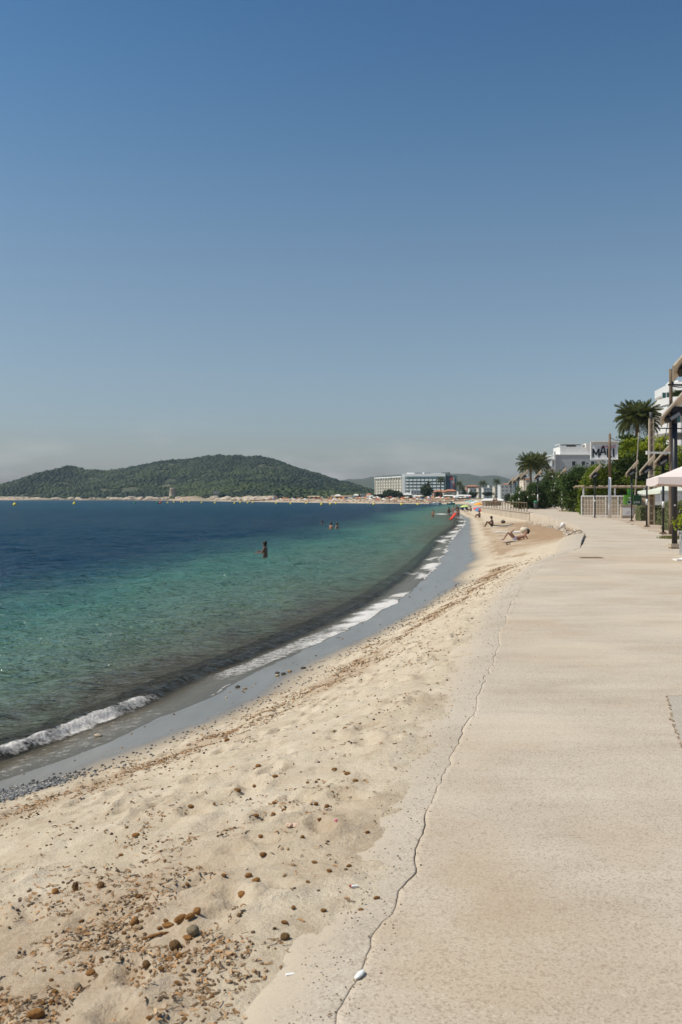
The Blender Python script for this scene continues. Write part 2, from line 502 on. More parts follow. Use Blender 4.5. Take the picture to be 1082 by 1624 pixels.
# ---- promenade slab, apron strip, repair patch, verge
def concrete(name, c0, c1, c2, speck, stain):
    m, N, L, b = new_mat(name)
    v = pos(N, L); vx = pos(N, L, (.45, 1.6, 1))
    a = noise(N, L, v, .75, 6, .62); bb = noise(N, L, vx, 1.9, 5, .6); g = noise(N, L, v, 120, 3, .75); g2 = noise(N, L, v, 260, 2, .6)
    c = ramp(N, L, a, [(.3, c0), (.5, c1), (.7, c2)])
    c = mix(N, L, ramp(N, L, bb, [(.40, 0.0), (.62, .5)]), c, c2)
    bd_ = noise(N, L, pos(N, L, (.22, 2.2, 1)), 1.1, 6, .62)
    c = mix(N, L, ramp(N, L, bd_, [(.48, 0.0), (.66, .28)]), c, c0)
    c = mix(N, L, math_n(N, L, 'MULTIPLY', ramp(N, L, noise(N, L, v, .42, 4, .6), [(.5, 0.0), (.64, 1.0)]), .6), c, stain)
    vo = N.new('ShaderNodeTexVoronoi'); vo.inputs['Scale'].default_value = 105; L.new(v, vo.inputs['Vector'])
    hs = N.new('ShaderNodeSeparateColor'); L.new(vo.outputs['Color'], hs.inputs[0])
    c = mix(N, L, math_n(N, L, 'MULTIPLY', ramp(N, L, hs.outputs[0], [(.80, 0.0), (.84, 1.0)], 'LINEAR'), .45), c, speck)
    c = mix(N, L, ramp(N, L, hs.outputs[1], [(.90, 0.0), (.94, .5)]), c, (.62, .55, .45))
    c = mix(N, L, ramp(N, L, g, [(.36, .5), (.5, 0.0)]), c, speck)
    c = mix(N, L, ramp(N, L, g, [(.54, 0.0), (.7, .45)]), c, c2)
    L.new(c, b.inputs['Base Color'])
    b.inputs['Roughness'].default_value = .88
    b.inputs['Specular IOR Level'].default_value = .2
    bump(N, L, math_n(N, L, 'ADD', g, math_n(N, L, 'MULTIPLY', g2, .5)), .35, .006, b)
    return m
slab_m = concrete('promenade_concrete', (.42, .345, .265), (.51, .43, .34), (.60, .52, .42), (.23, .175, .125), (.49, .375, .255))
apron_m = concrete('apron_concrete', (.42, .36, .285), (.48, .41, .33), (.54, .465, .38), (.24, .19, .14), (.37, .305, .225))
N, L = apron_m.node_tree.nodes, apron_m.node_tree.links
_b = N['Principled BSDF']; _src = _b.inputs['Base Color'].links[0].from_socket
_nz = noise(N, L, pos(N, L), 9, 6, .7)
_n3 = noise(N, L, pos(N, L), 55, 4, .75)
_f = ramp(N, L, math_n(N, L, 'ADD', math_n(N, L, 'MULTIPLY', attr(N, 'dust'), .7), math_n(N, L, 'ADD', math_n(N, L, 'SUBTRACT', _nz, .5), math_n(N, L, 'SUBTRACT', _n3, .5))), [(.2, 0.0), (.75, .85)])
L.new(mix(N, L, _f, _src, (.50, .415, .31)), _b.inputs['Base Color'])
patch_m = concrete('patch_concrete', (.39, .345, .28), (.43, .38, .31), (.46, .41, .34), (.25, .2, .15), (.44, .4, .33))

PY = np.concatenate([np.linspace(-8, 2, 40)[:-1], 2 * 1.005 ** np.arange(0, 1020)])
PY = PY[PY < 318]
tc = np.concatenate([[0, 0.0002, .0008, .004], np.linspace(.012, 1, 60)])
xl_ = XL(PY); xr_ = XR(PY)
gapw = .0065 * np.clip(fbm(PY * 1.1, PY * 0, 71, 4) + .1, 0, 1) * sst(3.2, 4.6, PY) + .06 * sst(31, 33, PY) * sst(47, 43, PY)
# repair patch is let into the slab: lower the slab there a little
Xp = xl_[:, None] * (1 - tc)[None] + xr_[:, None] * tc[None]
Yp = np.repeat(PY[:, None], len(tc), 1)
Zp = fbm(Xp * .5, Yp * .5, 72, 3) * .006 + fbm(Xp * 3, Yp * 3, 73, 2) * .0015
Zp[:, 0] = -.010 - 1.2 * sst(52, 62, PY) - .1 * sst(31, 33, PY) * sst(47, 43, PY); Zp[:, 1] -= .004
drift = sst(.02, .42, fbm(Xp * .42, Yp * 1.25, 75, 5)) * sst(4.5, 8, Yp)
drift = np.maximum(drift, np.exp(-((Xp - XL(Yp) - .12) / .16) ** 2) * sst(-.25, .35, fbm(Xp * 1.5, Yp * 1.1, 76, 4)) * .9)
stain = np.zeros_like(Xp)
for (sx, sy, rx, ry, a_) in ((745, 1400, .30, .9, 1.), (700, 1480, .22, .5, .8), (860, 1480, .45, .45, .7), (1000, 1560, .5, .35, .5), (935, 884, 1.6, 1.4, .55), (1000, 1330, .5, .5, .35), (760, 1250, .3, .6, .4), (850, 1010, .8, .8, .4)):
    p_ = G(sx, sy); stain = np.maximum(stain, a_ * np.exp(-((Xp - p_.x) / rx) ** 2 - ((Yp - p_.y) / ry) ** 2))
stain = np.clip(stain * (1 + 1.2 * fbm(Xp * 3, Yp * 2.2, 77, 4)), 0, 1)
N, L = slab_m.node_tree.nodes, slab_m.node_tree.links
_b = N['Principled BSDF']; _src = _b.inputs['Base Color'].links[0].from_socket
_gn = ramp(N, L, noise(N, L, pos(N, L), 48, 4, .75), [(.3, .25), (.7, 1.0)])
_c = mix(N, L, math_n(N, L, 'MULTIPLY', math_n(N, L, 'MULTIPLY', attr(N, 'drift'), _gn), .62), _src, (.60, .51, .385))
_c = mix(N, L, math_n(N, L, 'MULTIPLY', math_n(N, L, 'MULTIPLY', attr(N, 'stain'), _gn), .75), _c, (.40, .285, .175))
L.new(_c, _b.inputs['Base Color'])
link('promenade', np_mesh('promenade', np.stack([Xp, Yp, Zp], -1), grid_faces(*Xp.shape), True, {'drift': drift, 'stain': stain}), slab_m)['kind'] = 'structure'
ta = np.concatenate([[0, 0.0005], np.linspace(.01, 1, 18)])
xa0 = xl_ - gapw; xa1 = xl_ - apron_w(PY) - .6
Xa = xa0[:, None] * (1 - ta)[None] + xa1[:, None] * ta[None]
Ya = np.repeat(PY[:, None], len(ta), 1)
Ea = XL(Ya) - Xa
Za = sand_z(Xa, Ya, 'base') - .004 + fbm(Xa * 2, Ya * 2, 74, 3) * .005 - .16 * sst(apron_w(Ya) + .05, apron_w(Ya) + .45, Ea)
Za = Za + .11 * (sst(33, 37, Ya) * sst(50, 44, Ya))
Za[:, 0] = Za[:, 1] - .012 - .1 * sst(31, 33, PY) * sst(47, 43, PY)
ka = (PY < 112)
link('apron', np_mesh('apron', np.stack([Xa, Ya, Za], -1)[ka], grid_faces(ka.sum(), Xa.shape[1], True), True, {'dust': sst(.0, 1.0, Ea / np.maximum(apron_w(Ya), .05))[ka]}), apron_m)['kind'] = 'structure'
# repair patch on the right: a paler slab proud of the promenade, with a ragged rim
pr = [(2.72, 8.27), (4.4, 8.35), (4.2, 5.2), (1.98, 5.3), (2.29, 6.68), (2.5, 7.5)]
rim = []
for i in range(len(pr)):
    p0, p1 = Vector(pr[i]), Vector(pr[(i + 1) % len(pr)])
    k = max(2, int((p1 - p0).length / .05))
    for j in range(k):
        q = p0.lerp(p1, j / k); rim.append((q.x + random.uniform(-.012, .012), q.y + random.uniform(-.012, .012)))
mb = MB(); mb.prism(rim, -.02, .0085)
ob = mb.build('paving_patch', patch_m); tag(ob, kind='structure')
mb = MB()
gx = MB()
for i in range(len(rim)):
    if random.random() < .55:
        a_, b_ = Vector((*rim[i], 0)), Vector((*rim[(i + 1) % len(rim)], 0))
        o_ = (a_ - Vector((3.2, 7.2, 0))).normalized() * random.uniform(.012, .03)
        gx.add([a_ + Vector((0, 0, .0075)), b_ + Vector((0, 0, .0075)), b_ + o_ + Vector((0, 0, .0072)), a_ + o_ + Vector((0, 0, .0072))], [(0, 1, 2, 3)])
tag(gx.build('crack_grit', mat('crack_dirt', (.28, .215, .15), .95, .4, 30, 0)), kind='stuff')

m, N, L, b = new_mat('verge_dirt')
v = pos(N, L); a = noise(N, L, v, .35, 6, .65); g = noise(N, L, v, 9, 5, .7)
c = ramp(N, L, a, [(.3, (.36, .27, .19)), (.55, (.45, .35, .26)), (.75, (.50, .41, .31))])
c = mix(N, L, ramp(N, L, g, [(.5, 0.0), (.75, .6)]), c, (.30, .21, .14))
L.new(c, b.inputs['Base Color']); b.inputs['Roughness'].default_value = .95
bump(N, L, g, .5, .05, b)
VY = np.concatenate([np.linspace(-8, 30, 30), np.linspace(31, 130, 150), np.linspace(133, 330, 40)])
tv = np.concatenate([[0], .012 * 1.14 ** np.arange(0, 50)]); tv = tv[tv < 1.2] * 260
Xv = XR(VY)[:, None] - .25 + tv[None]; Yv = np.repeat(VY[:, None], len(tv), 1)
Zv = -.03 + .05 * sst(.0, .6, tv)[None] + fbm(Xv * .6, Yv * .6, 81, 4) * .03 + np.zeros_like(Xv)
link('verge', np_mesh('verge', np.stack([Xv, Yv, Zv], -1), grid_faces(*Xv.shape), True), m)['kind'] = 'structure'

# ------------------------------------------------------------------ far ground
def shore_dist(x, y):
    P = SH; x = np.asarray(x, float); y = np.asarray(y, float)
    best = np.full(x.shape, 1e9)
    for (y0, x0), (y1, x1) in zip(P[:-1], P[1:]):
        dx, dy = x1 - x0, y1 - y0
        t = np.clip(((x - x0) * dx + (y - y0) * dy) / (dx * dx + dy * dy), 0, 1)
        best = np.minimum(best, np.hypot(x - x0 - t * dx, y - y0 - t * dy))
    return np.where(x > Xw(y), best, -best)
def ground_z(x, y, d=None):
    if d is None: d = shore_dist(x, y)
    return np.where(d > 0, SEA + 2.6 * sst(0, 48, d) + .004 * np.clip(d - 48, 0, 600), SEA + .05 * np.maximum(d, -60))
gy = np.concatenate([np.arange(318, 480, 9), np.arange(480, 900, 5), np.arange(900, 1700, 12), np.arange(1700, 5600, 160)]).astype(float)
gxs = np.concatenate([np.arange(-3000, -700, 150), np.arange(-700, -150, 7), np.arange(-150, 320, 5), np.arange(320, 3300, 120)]).astype(float)
XX, YY = np.meshgrid(gxs, gy)
DD = shore_dist(XX, YY)
ZZ = ground_z(XX, YY, DD)
rmask = np.clip(sst(-.15, .3, fbm(XX / 75, YY / 75, 94, 2) + .1) + sst(-455, -500, XX) * sst(1380, 1420, YY), 0, 1)
rocky = sst(-95, -190, XX) * sst(2, 9, DD) * sst(60, 25, DD) * rmask
ZZ = ZZ + rocky * (np.clip(fbm(XX / 42, YY / 42, 91, 4) + .25, 0, 2) * 5 + np.clip(fbm(XX / 9, YY / 9, 92, 2), -1, 1) * 1.4)
beach = np.maximum(sst(46, 30, DD) * sst(-190, -95, XX), sst(-95, -190, XX) * sst(40, 14, DD + fbm(XX / 30, YY / 30, 95, 3) * 20) * (.25 + .75 * rmask))
me = np_mesh('ground', np.stack([XX, YY, ZZ], -1), grid_faces(*XX.shape), True, {'beach': beach, 'rocky': sst(-95, -190, XX)})
m, N, L, b = new_mat('far_ground')
v = pos(N, L); a = noise(N, L, v, .06, 6, .65); g = noise(N, L, v, .35, 5, .65)
c = ramp(N, L, a, [(.3, (.075, .085, .035)), (.6, (.13, .12, .06)), (.75, (.26, .21, .14))])
sd = mix(N, L, attr(N, 'rocky'), ramp(N, L, a, [(.3, (.46, .36, .25)), (.7, (.55, .45, .33))]), ramp(N, L, g, [(.3, (.20, .13, .085)), (.5, (.42, .30, .20)), (.7, (.55, .42, .31))]))
L.new(mix(N, L, attr(N, 'beach'), c, sd), b.inputs['Base Color']); b.inputs['Roughness'].default_value = .95
bump(N, L, g, .6, 1.5, b)
tag(link('ground', me, m), kind='structure')

# ------------------------------------------------------------------ hills
def W_px(pts, d): return np.array([((x - CX) / F * d, (HZ - y) / F * d + CZ) for x, y in pts])
main_r = W_px([(-260,782),(-120,778),(-40,776),(0,772),(30,764),(60,757),(85,747),(107,740),(122,744),(140,747.5),(160,746.5),(200,743),(235,738),(260,733),(300,728),
 (330,725),(350,722),(375,723),(390,727),(410,725.5),(430,728),(450,734),(470,741),(500,751),(530,760),(560,768),(590,778),(620,788),(660,793)], 2100)
front_r = W_px([(-260,788),(-60,782),(-10,778),(25,771),(60,767),(95,766),(130,770),(170,771),(210,768),(250,770),(290,771),(330,766),(370,770),(410,764),(450,768),(490,774),(520,781),(560,790),(600,795)], 1750)
def hill_z(x, y):
    ysh = np.interp(-x, [-400, 60, 110, 262, 530, 950], [1000, 800, 950, 1330, 1545, 1640])
    R = np.interp(x, main_r[:, 0], main_r[:, 1]); Rf = np.interp(x * 1.0, front_r[:, 0], front_r[:, 1])
    R = R + (fbm(x / 26, x * 0, 105, 3) * 2.6 + fbm(x / 80, x * 0, 106, 2) * 2.5) * np.clip(R / 40, 0, 1)
    t = (y - ysh) / (2100 - ysh)
    g = np.where(t < 1, np.clip(t, 0, 1) ** 1.25, 1 - sst(1, 1.9, t))
    sp = fbm(x / 95 + y / 600, y / 420, 101, 4)
    z1 = R * g * (1 + .8 * sp * np.clip(1 - t, 0, 1) * sst(0, .25, t))
    t2 = (y - ysh - 25) / np.maximum(1700 - ysh, 60)
    g2 = np.where(t2 < 1, sst(0, 1, t2), 1 - .8 * sst(1, 2.2, t2))
    z2 = Rf * g2 * (1 + .25 * fbm(x / 60, y / 90, 103, 3))
    return np.maximum(z1, z2) - 1.0
hx = np.arange(-1300, 260, 9.0); hy = np.arange(780, 2900, 14.0)
XX, YY = np.meshgrid(hx, hy); ZZ = hill_z(XX, YY)
ZZ = np.where(shore_dist(XX, YY) < 45, -6, ZZ)
m, N, L, b = new_mat('hillside_soil')
v = pos(N, L); a = noise(N, L, v, .02, 6, .7)
c = ramp(N, L, a, [(.35, (.035, .045, .018)), (.62, (.075, .075, .032)), (.74, (.22, .17, .10))])
L.new(c, b.inputs['Base Color']); b.inputs['Roughness'].default_value = .95
tag(link('hills', np_mesh('hills', np.stack([XX, YY, ZZ], -1), grid_faces(*XX.shape), True), m), kind='structure')
def far_ridge(pts, d, seed, depth=900):
    P = W_px(pts, d)
    x = np.arange(P[0, 0], P[-1, 0], 14.0); y = np.linspace(d - depth, d + depth * .5, 46)
    XX, YY = np.meshgrid(x, y)
    R = np.interp(x, P[:, 0], P[:, 1])[None]
    t = (YY - d + depth) / depth
    g = np.where(t < 1, sst(0, 1.0, t), 1 - sst(1, 1.5, t))
    ZZ = R * g * (1 + .25 * fbm(XX / 160, YY / 400, seed, 4) * (1 - np.clip(t, 0, 1))) + fbm(XX / 16, YY / 16, seed + 5, 2) * 3.0 * g - 2
    return tag(link('far_hills', np_mesh('far_hills', np.stack([XX, YY, ZZ], -1), grid_faces(*XX.shape), True), m), kind='structure')
far_ridge([(480,795),(520,768),(545,760),(575,759),(595,755),(640,752),(700,753),(722,751),(742,751),(760,755),(782,753.5),(800,758),(815,764),(840,772),(880,780),(960,782),(1080,790),(1180,796)], 4300, 111)
far_ridge([(-420,790),(-200,770),(-60,764),(0,768),(40,775),(90,790)], 3600, 121)

ico = bmesh.new(); bmesh.ops.create_icosphere(ico, subdivisions=1, radius=1)
IV = np.array([v_.co for v_ in ico.verts]); IF = np.array([[v_.index for v_ in f.verts] for f in ico.faces]); ico.free()
def crowns(name, P, R, mtl, seed, squash=.8, tint=None):
    rg = np.random.default_rng(seed)
    n = len(P)
    th = rg.uniform(0, 6.28, n); c_, s_2 = np.cos(th), np.sin(th)
    V = IV[None] * (1 + rg.uniform(-.28, .28, (n, len(IV), 1)))
    V = np.stack([V[..., 0] * c_[:, None] - V[..., 1] * s_2[:, None], V[..., 0] * s_2[:, None] + V[..., 1] * c_[:, None], V[..., 2] * squash], -1)
    V = V * R[:, None, None] + P[:, None]
    Fc = IF[None] + (np.arange(n) * len(IV))[:, None, None]
    t = rg.uniform(0, 1, n) if tint is None else tint
    return link(name, np_mesh(name, V.reshape(-1, 3), Fc.reshape(-1, 3), True, {'tint': np.repeat(t, len(IV))}), mtl)
pine = leaf_mat('pine_wood', (.010, .022, .006), (.055, .075, .018), .12)
n = 112000
wx = RNG.uniform(-820, 190, n); wy = 900 + RNG.random(n) * 1260
wd = shore_dist(wx, wy); wz = np.maximum(hill_z(wx, wy), np.where(wd < 80, ground_z(wx, wy, wd), -9))
ok = (wz > 1.0) & (wd > np.where(wx < -130, 9 + 22 * sst(-.1, .3, fbm(wx / 75, wy / 75, 94, 2) + .1), 48)) & (np.hypot(wx + 226, (wy - 1290) * .25) > 12) & (np.hypot(wx + 148, (wy - 1160) * .25) > 12) & (fbm(wx / 38, wy / 60, 131, 3) > -.42)
wx, wy, wz = wx[ok], wy[ok], wz[ok]
wr = RNG.uniform(1.2, 2.5, len(wx)) * np.where(RNG.random(len(wx)) < .12, 1.6, 1) * (1 + .3 * fbm(wx / 50, wy / 50, 132, 2))
tn = np.clip(.42 + fbm(wx / 60, wy / 110, 133, 4) * 1.1 + RNG.uniform(-.25, .25, len(wx)), 0, 1)
tag(crowns('woodland', np.stack([wx, wy, wz + wr * .4], -1), wr, pine, 5, .8, tn), kind='stuff')

# ------------------------------------------------------------------ sea
wy_ = np.concatenate([np.linspace(-25, 6, 30)[:-1], 6 * 1.0058 ** np.arange(0, 480)])
wy_ = np.concatenate([wy_, wy_[-1] * 1.022 ** np.arange(1, 160)]); wy_ = wy_[wy_ < 2300]
wu = np.concatenate([np.linspace(-.06, 4.0, 112), 4.0 * 1.052 ** np.arange(1, 138)])
U = np.repeat(wu[None], len(wy_), 0); Yw = np.repeat(wy_[:, None], len(wu), 1)
lobes = fbm(wy_ * .55, wy_ * 0, 141, 3) * .16 + fbm(wy_ * 2.2, wy_ * 0, 142, 2) * .05
lob = (lobes[:, None]) * np.exp(-np.maximum(U, 0) / 1.2)
Xs = Xw(Yw) - U + lob
zs = sand_z(Xs, Yw, False)
ue = U
amp = sst(.8, 5, U) * (1 - .75 * sst(60, 300, Yw))
def wave(lx, ly, a, ph): return a * np.sin((Xs * lx + Yw * ly) + ph)
warp = fbm(Xs * .12, Yw * .12, 145, 3) * 2.6
wz_ = SEA - .055 + amp * (.026 * np.sin(Xs * 1.5 + Yw * .75 + warp) + .014 * np.sin(Xs * 2.7 + Yw * .6 + warp * 1.9 + 1) + .20 * (fbm(Xs * .5, Yw * 1.35, 146, 4) - .6 * np.abs(fbm(Xs * .42 + 9, Yw * 1.1, 148, 3))) + .035 * fbm(Xs * 3.2, Yw * 5.0, 147, 3) * sst(40, 15, Yw))
# bore rolling in at the left, and the unbroken swell that follows it along the shore
u0 = 1.02 + fbm(wy_ * .35, wy_ * 0, 151, 3)[:, None] * .22
brk = (sst(8.2, 9.2, wy_) * sst(15.4, 14.4, wy_))[:, None] + (sst(7, 0, wy_))[:, None]
hgt = np.interp(wy_, [-20, 9, 14, 17, 21, 32, 40, 60, 100], [.12, .12, .10, .055, .05, .06, .06, .05, .05])[:, None] * (1 + .35 * fbm(wy_ * 1.1, wy_ * 0, 152, 3)[:, None])
du = U - u0
fs_ = np.interp(wy_, [14, 16.5], [.14, .30])[:, None]
ridge = np.where(du < 0, np.exp(-(du / fs_) ** 2), np.exp(-(du / .62) ** 2))
wz_ = wz_ + hgt * ridge + .05 * np.exp(-((U - 2.7 - fbm(wy_ * .3, wy_ * 0, 153, 2)[:, None] * .5) / .4) ** 2) * (1 - sst(60, 120, Yw)) + .03 * np.exp(-((U - 4.6 - fbm(wy_ * .25, wy_ * 0, 154, 2)[:, None]) / .5) ** 2)
film = zs + .016 * sst(-.03, .12, U) + .004 * fbm(Xs * 4, Yw * 4, 155, 2) * sst(.1, .3, U)
mixw = sst(.72, .95, U + .1 * lob)
wz_ = np.where(U < .72, film, film * (1 - mixw) + np.maximum(wz_, film) * mixw)
# foam mask
fo = np.zeros_like(U)
al = lambda f, sd: fbm(wy_ * f, wy_ * 0, sd, 3)[:, None]
bore = brk * np.where(du < 0, np.exp(-(du / .21) ** 2), np.exp(-(du / .11) ** 2)) * (.92 + .5 * al(1.2, 161) + .35 * fbm(Xs * 3, Yw * 3, 165, 3))
fo = np.maximum(fo, bore)
edge_on = np.clip(.55 + al(.8, 162) * .9, 0, 1)
fo = np.maximum(fo, (.8 + .15 * sst(30, 40, Yw)) * np.clip(edge_on + .3 * sst(33, 40, wy_)[:, None], 0, 1) * np.exp(-((U - .015) / (.045 + .10 * sst(30, 60, Yw))) ** 2))
fo = np.maximum(fo, .42 * sst(16, 13, Yw) * sst(-.05, .05, U) * sst(.95, .5, U))
mid = (sst(17.5, 20, wy_) * sst(33, 29.5, wy_))[:, None]
wfo = np.interp(wy_, [15, 20, 26, 31], [.25, .55, .85, .5])[:, None]
fo = np.maximum(fo, mid * (.86 + .4 * al(1.5, 163) + .35 * fbm(Xs * 2.5, Yw * 1.5, 164, 3)) * sst(-.06, .0, U) * sst(1.35, .25, U / wfo))
fo = np.maximum(fo, .62 * (sst(14.5, 17, wy_) * sst(24, 21, wy_))[:, None] * sst(0, .1, U) * sst(1.0, .5, U))
for (yc, yw, uc, uw, s2) in [(37.6, 1.6, .6, .5, 1.), (41, 1.3, .25, .4, 1.), (48, 1.6, .35, .5, 1.05), (53, 1.4, .1, .3, .7), (58, 1.6, .9, .5, .8), (68, 3.2, .7, .75, 1.1), (75, 1.6, 1.2, .35, .8), (86, 3.5, .5, .9, 1.05), (107, 4, .6, .9, 1.1), (126, 4, .9, .9, 1.), (150, 5, 1.2, 1.2, .9), (185, 8, 3.5, 3, 1.0), (200, 5, 1.5, 1.5, .8)]:
    wpx = fbm(Xs * 1.6 / max(1, yc / 60), Yw * .8 / max(1, yc / 60), 181, 4)
    fo = np.maximum(fo, s2 * np.exp(-(((Yw - yc + wpx * yw * .8) / (yw * 1.4)) ** 2 + ((U - uc * .7 - (Yw - yc) * .05 + wpx * uw * .9) / (uw * .55)) ** 2) ** 1.2) * .9)
belt = np.exp(-((U - .28 - .25 * al(.5, 191)) / (.26 + .004 * Yw)) ** 2) * np.clip(.35 + 1.5 * al(.33, 192) + .5 * fbm(Xs * 2, Yw * .8, 193, 3), 0, 1.1) * sst(30, 36, Yw) * sst(190, 120, Yw)
fo = np.maximum(fo, belt)
fo = fo * (1 - sst(230, 260, Yw))
wz_ = wz_ + np.clip(fo - .35, 0, 1) * sst(.3, .8, U) * (.05 * fbm(Xs * 9, Yw * 9, 171, 3) + .035 * np.clip(fbm(Xs * 22, Yw * 22, 172, 2), 0, 1)) * sst(60, 30, Yw)
SD = -shore_dist(Xs, Yw)
me = np_mesh('sea', np.stack([Xs, Yw, wz_], -1), grid_faces(*U.shape, flip=True), True, {'off': U, 'shore': SD, 'foam': fo})
m, N, L, b = new_mat('sea_water')
v = pos(N, L)
off = attr(N, 'shore'); near = attr(N, 'off')
big = noise(N, L, pos(N, L, (1, .45, 1)), .05, 5, .6)
offn = math_n(N, L, 'ADD', off, math_n(N, L, 'MULTIPLY', math_n(N, L, 'SUBTRACT', big, .5), 16.0))
offs = math_n(N, L, 'MULTIPLY', offn, 1 / 40.0)
deep = ramp(N, L, offs, [(.0, (.115, .120, .085)), (.08, (.115, .180, .130)), (.20, (.075, .185, .145)), (.31, (.032, .092, .104)), (.42, (.012, .044, .076)), (1.0, (.010, .048, .086))])
seag = noise(N, L, pos(N, L, (.5, .25, 1)), .035, 4, .6)
far_t = ramp(N, L, math_n(N, L, 'MULTIPLY', off, 1 / 300.0), [(.10, 0.0), (.5, 1.0)])
deep = mix(N, L, math_n(N, L, 'MULTIPLY', far_t, ramp(N, L, seag, [(.42, .15), (.62, .9)])), deep, (.016, .074, .118))
murk_n = noise(N, L, pos(N, L, (1, .5, 1)), .9, 4, .6)
murk_p = math_n(N, L, 'ADD', near, math_n(N, L, 'MULTIPLY', math_n(N, L, 'ADD', math_n(N, L, 'SUBTRACT', murk_n, .5), math_n(N, L, 'MULTIPLY', math_n(N, L, 'SUBTRACT', noise(N, L, pos(N, L, (1.0, .6, 1)), 3.2, 4, .6), .5), .8)), 4.2))
ydist = N.new('ShaderNodeSeparateXYZ'); L.new(v, ydist.inputs[0])
murk = ramp(N, L, math_n(N, L, 'MULTIPLY', murk_p, .2), [(.08, .55), (.2, .85), (.32, .6), (.52, 0.0)])
mfade = ramp(N, L, math_n(N, L, 'MULTIPLY', ydist.outputs[1], .01), [(.22, 1.0), (.48, .15)])
c = mix(N, L, math_n(N, L, 'MULTIPLY', murk, mfade), deep, (.075, .060, .042))
w1 = noise(N, L, pos(N, L, (.7, 2.0, 1)), 1.5, 5, .62)
w2 = noise(N, L, pos(N, L, (.4, 1.5, 1)), .5, 6, .68)
sc_near = ramp(N, L, math_n(N, L, 'MULTIPLY', near, .5), [(.2, .12), (.7, 1.0)])
bn = bump(N, L, math_n(N, L, 'MULTIPLY', w1, sc_near), 1.0, .34, None)
bn2 = bump(N, L, math_n(N, L, 'MULTIPLY', w2, sc_near), 1.0, .8, None, bn)
N.remove(b)
df = N.new('ShaderNodeBsdfDiffuse'); L.new(c, df.inputs['Color']); L.new(bn2, df.inputs['Normal'])
gl = N.new('ShaderNodeBsdfAnisotropic') if False else N.new('ShaderNodeBsdfGlossy'); gl.inputs['Roughness'].default_value = .09; L.new(bn2, gl.inputs['Normal'])
fr_ = N.new('ShaderNodeFresnel'); fr_.inputs['IOR'].default_value = 1.33; L.new(bn2, fr_.inputs['Normal'])
fcap = N.new('ShaderNodeMapRange'); fcap.inputs['From Max'].default_value = .5; fcap.inputs['To Min'].default_value = .012; fcap.inputs['To Max'].default_value = .74; fcap.interpolation_type = 'SMOOTHSTEP'
L.new(fr_.outputs[0], fcap.inputs['Value'])
fdist = ramp(N, L, math_n(N, L, 'MULTIPLY', ydist.outputs[1], .01), [(.12, 1.0), (.9, .62)])
b = N.new('ShaderNodeMixShader'); L.new(math_n(N, L, 'MULTIPLY', fcap.outputs[0], fdist), b.inputs[0]); L.new(df.outputs[0], b.inputs[1]); L.new(gl.outputs[0], b.inputs[2])
tr = N.new('ShaderNodeBsdfTransparent'); tr.inputs['Color'].default_value = (.82, .80, .76, 1)
alpha = ramp(N, L, math_n(N, L, 'MULTIPLY', near, .25), [(.0, .16), (.17, .36), (.25, .8), (.36, .97), (.6, 1.0)])
ms = N.new('ShaderNodeMixShader'); L.new(alpha, ms.inputs[0]); L.new(tr.outputs[0], ms.inputs[1]); L.new(b.outputs[0], ms.inputs[2])
# foam: lace of bubbles
fv = N.new('ShaderNodeTexVoronoi'); fv.feature = 'DISTANCE_TO_EDGE'; fv.inputs['Scale'].default_value = 11; 
fw = N.new('ShaderNodeMixRGB') if False else None
fn = noise(N, L, v, 5.5, 6, .68); fn2 = noise(N, L, v, 30, 4, .7)
L.new(v, fv.inputs['Vector'])
lace = math_n(N, L, 'SUBTRACT', 1.0, math_n(N, L, 'MULTIPLY', fv.outputs['Distance'], 2.2))
tex = math_n(N, L, 'ADD', math_n(N, L, 'MULTIPLY', fn, .9), math_n(N, L, 'ADD', math_n(N, L, 'MULTIPLY', fn2, .35), math_n(N, L, 'MULTIPLY', lace, .22)))
fsum = math_n(N, L, 'ADD', math_n(N, L, 'MULTIPLY', attr(N, 'foam'), .95), math_n(N, L, 'SUBTRACT', tex, .95))
fmask = ramp(N, L, fsum, [(.26, 0.0), (.72, .92)])
fb = N.new('ShaderNodeBsdfPrincipled'); 
L.new(ramp(N, L, fn2, [(.3, (.50, .44, .38)), (.6, (.78, .75, .71))]), fb.inputs['Base Color']); fb.inputs['Roughness'].default_value = .7
bump(N, L, tex, .8, .03, fb)
ms2 = N.new('ShaderNodeMixShader'); L.new(fmask, ms2.inputs[0]); L.new(ms.outputs[0], ms2.inputs[1]); L.new(fb.outputs[0], ms2.inputs[2])
L.new(ms2.outputs[0], N['Material Output'].inputs['Surface'])
tag(link('sea', me, m), kind='structure')

# ------------------------------------------------------------------ haze
HAZE = 0.00007
if HAZE > 0:
    mb = MB(); mb.box((0, 2650, 74), (7000, 5500, 162))
    m = bpy.data.materials.new('haze_air'); m.use_nodes = True
    N, L = m.node_tree.nodes, m.node_tree.links
    N.clear()
    o = N.new('ShaderNodeOutputMaterial'); pvn = N.new('ShaderNodeVolumePrincipled')
    pvn.inputs['Color'].default_value = (.62, .80, .98, 1); pvn.inputs['Density'].default_value = HAZE
    pvn.inputs['Anisotropy'].default_value = .2
    L.new(pvn.outputs[0], o.inputs['Volume'])
    tag(mb.build('haze', m), kind='stuff')
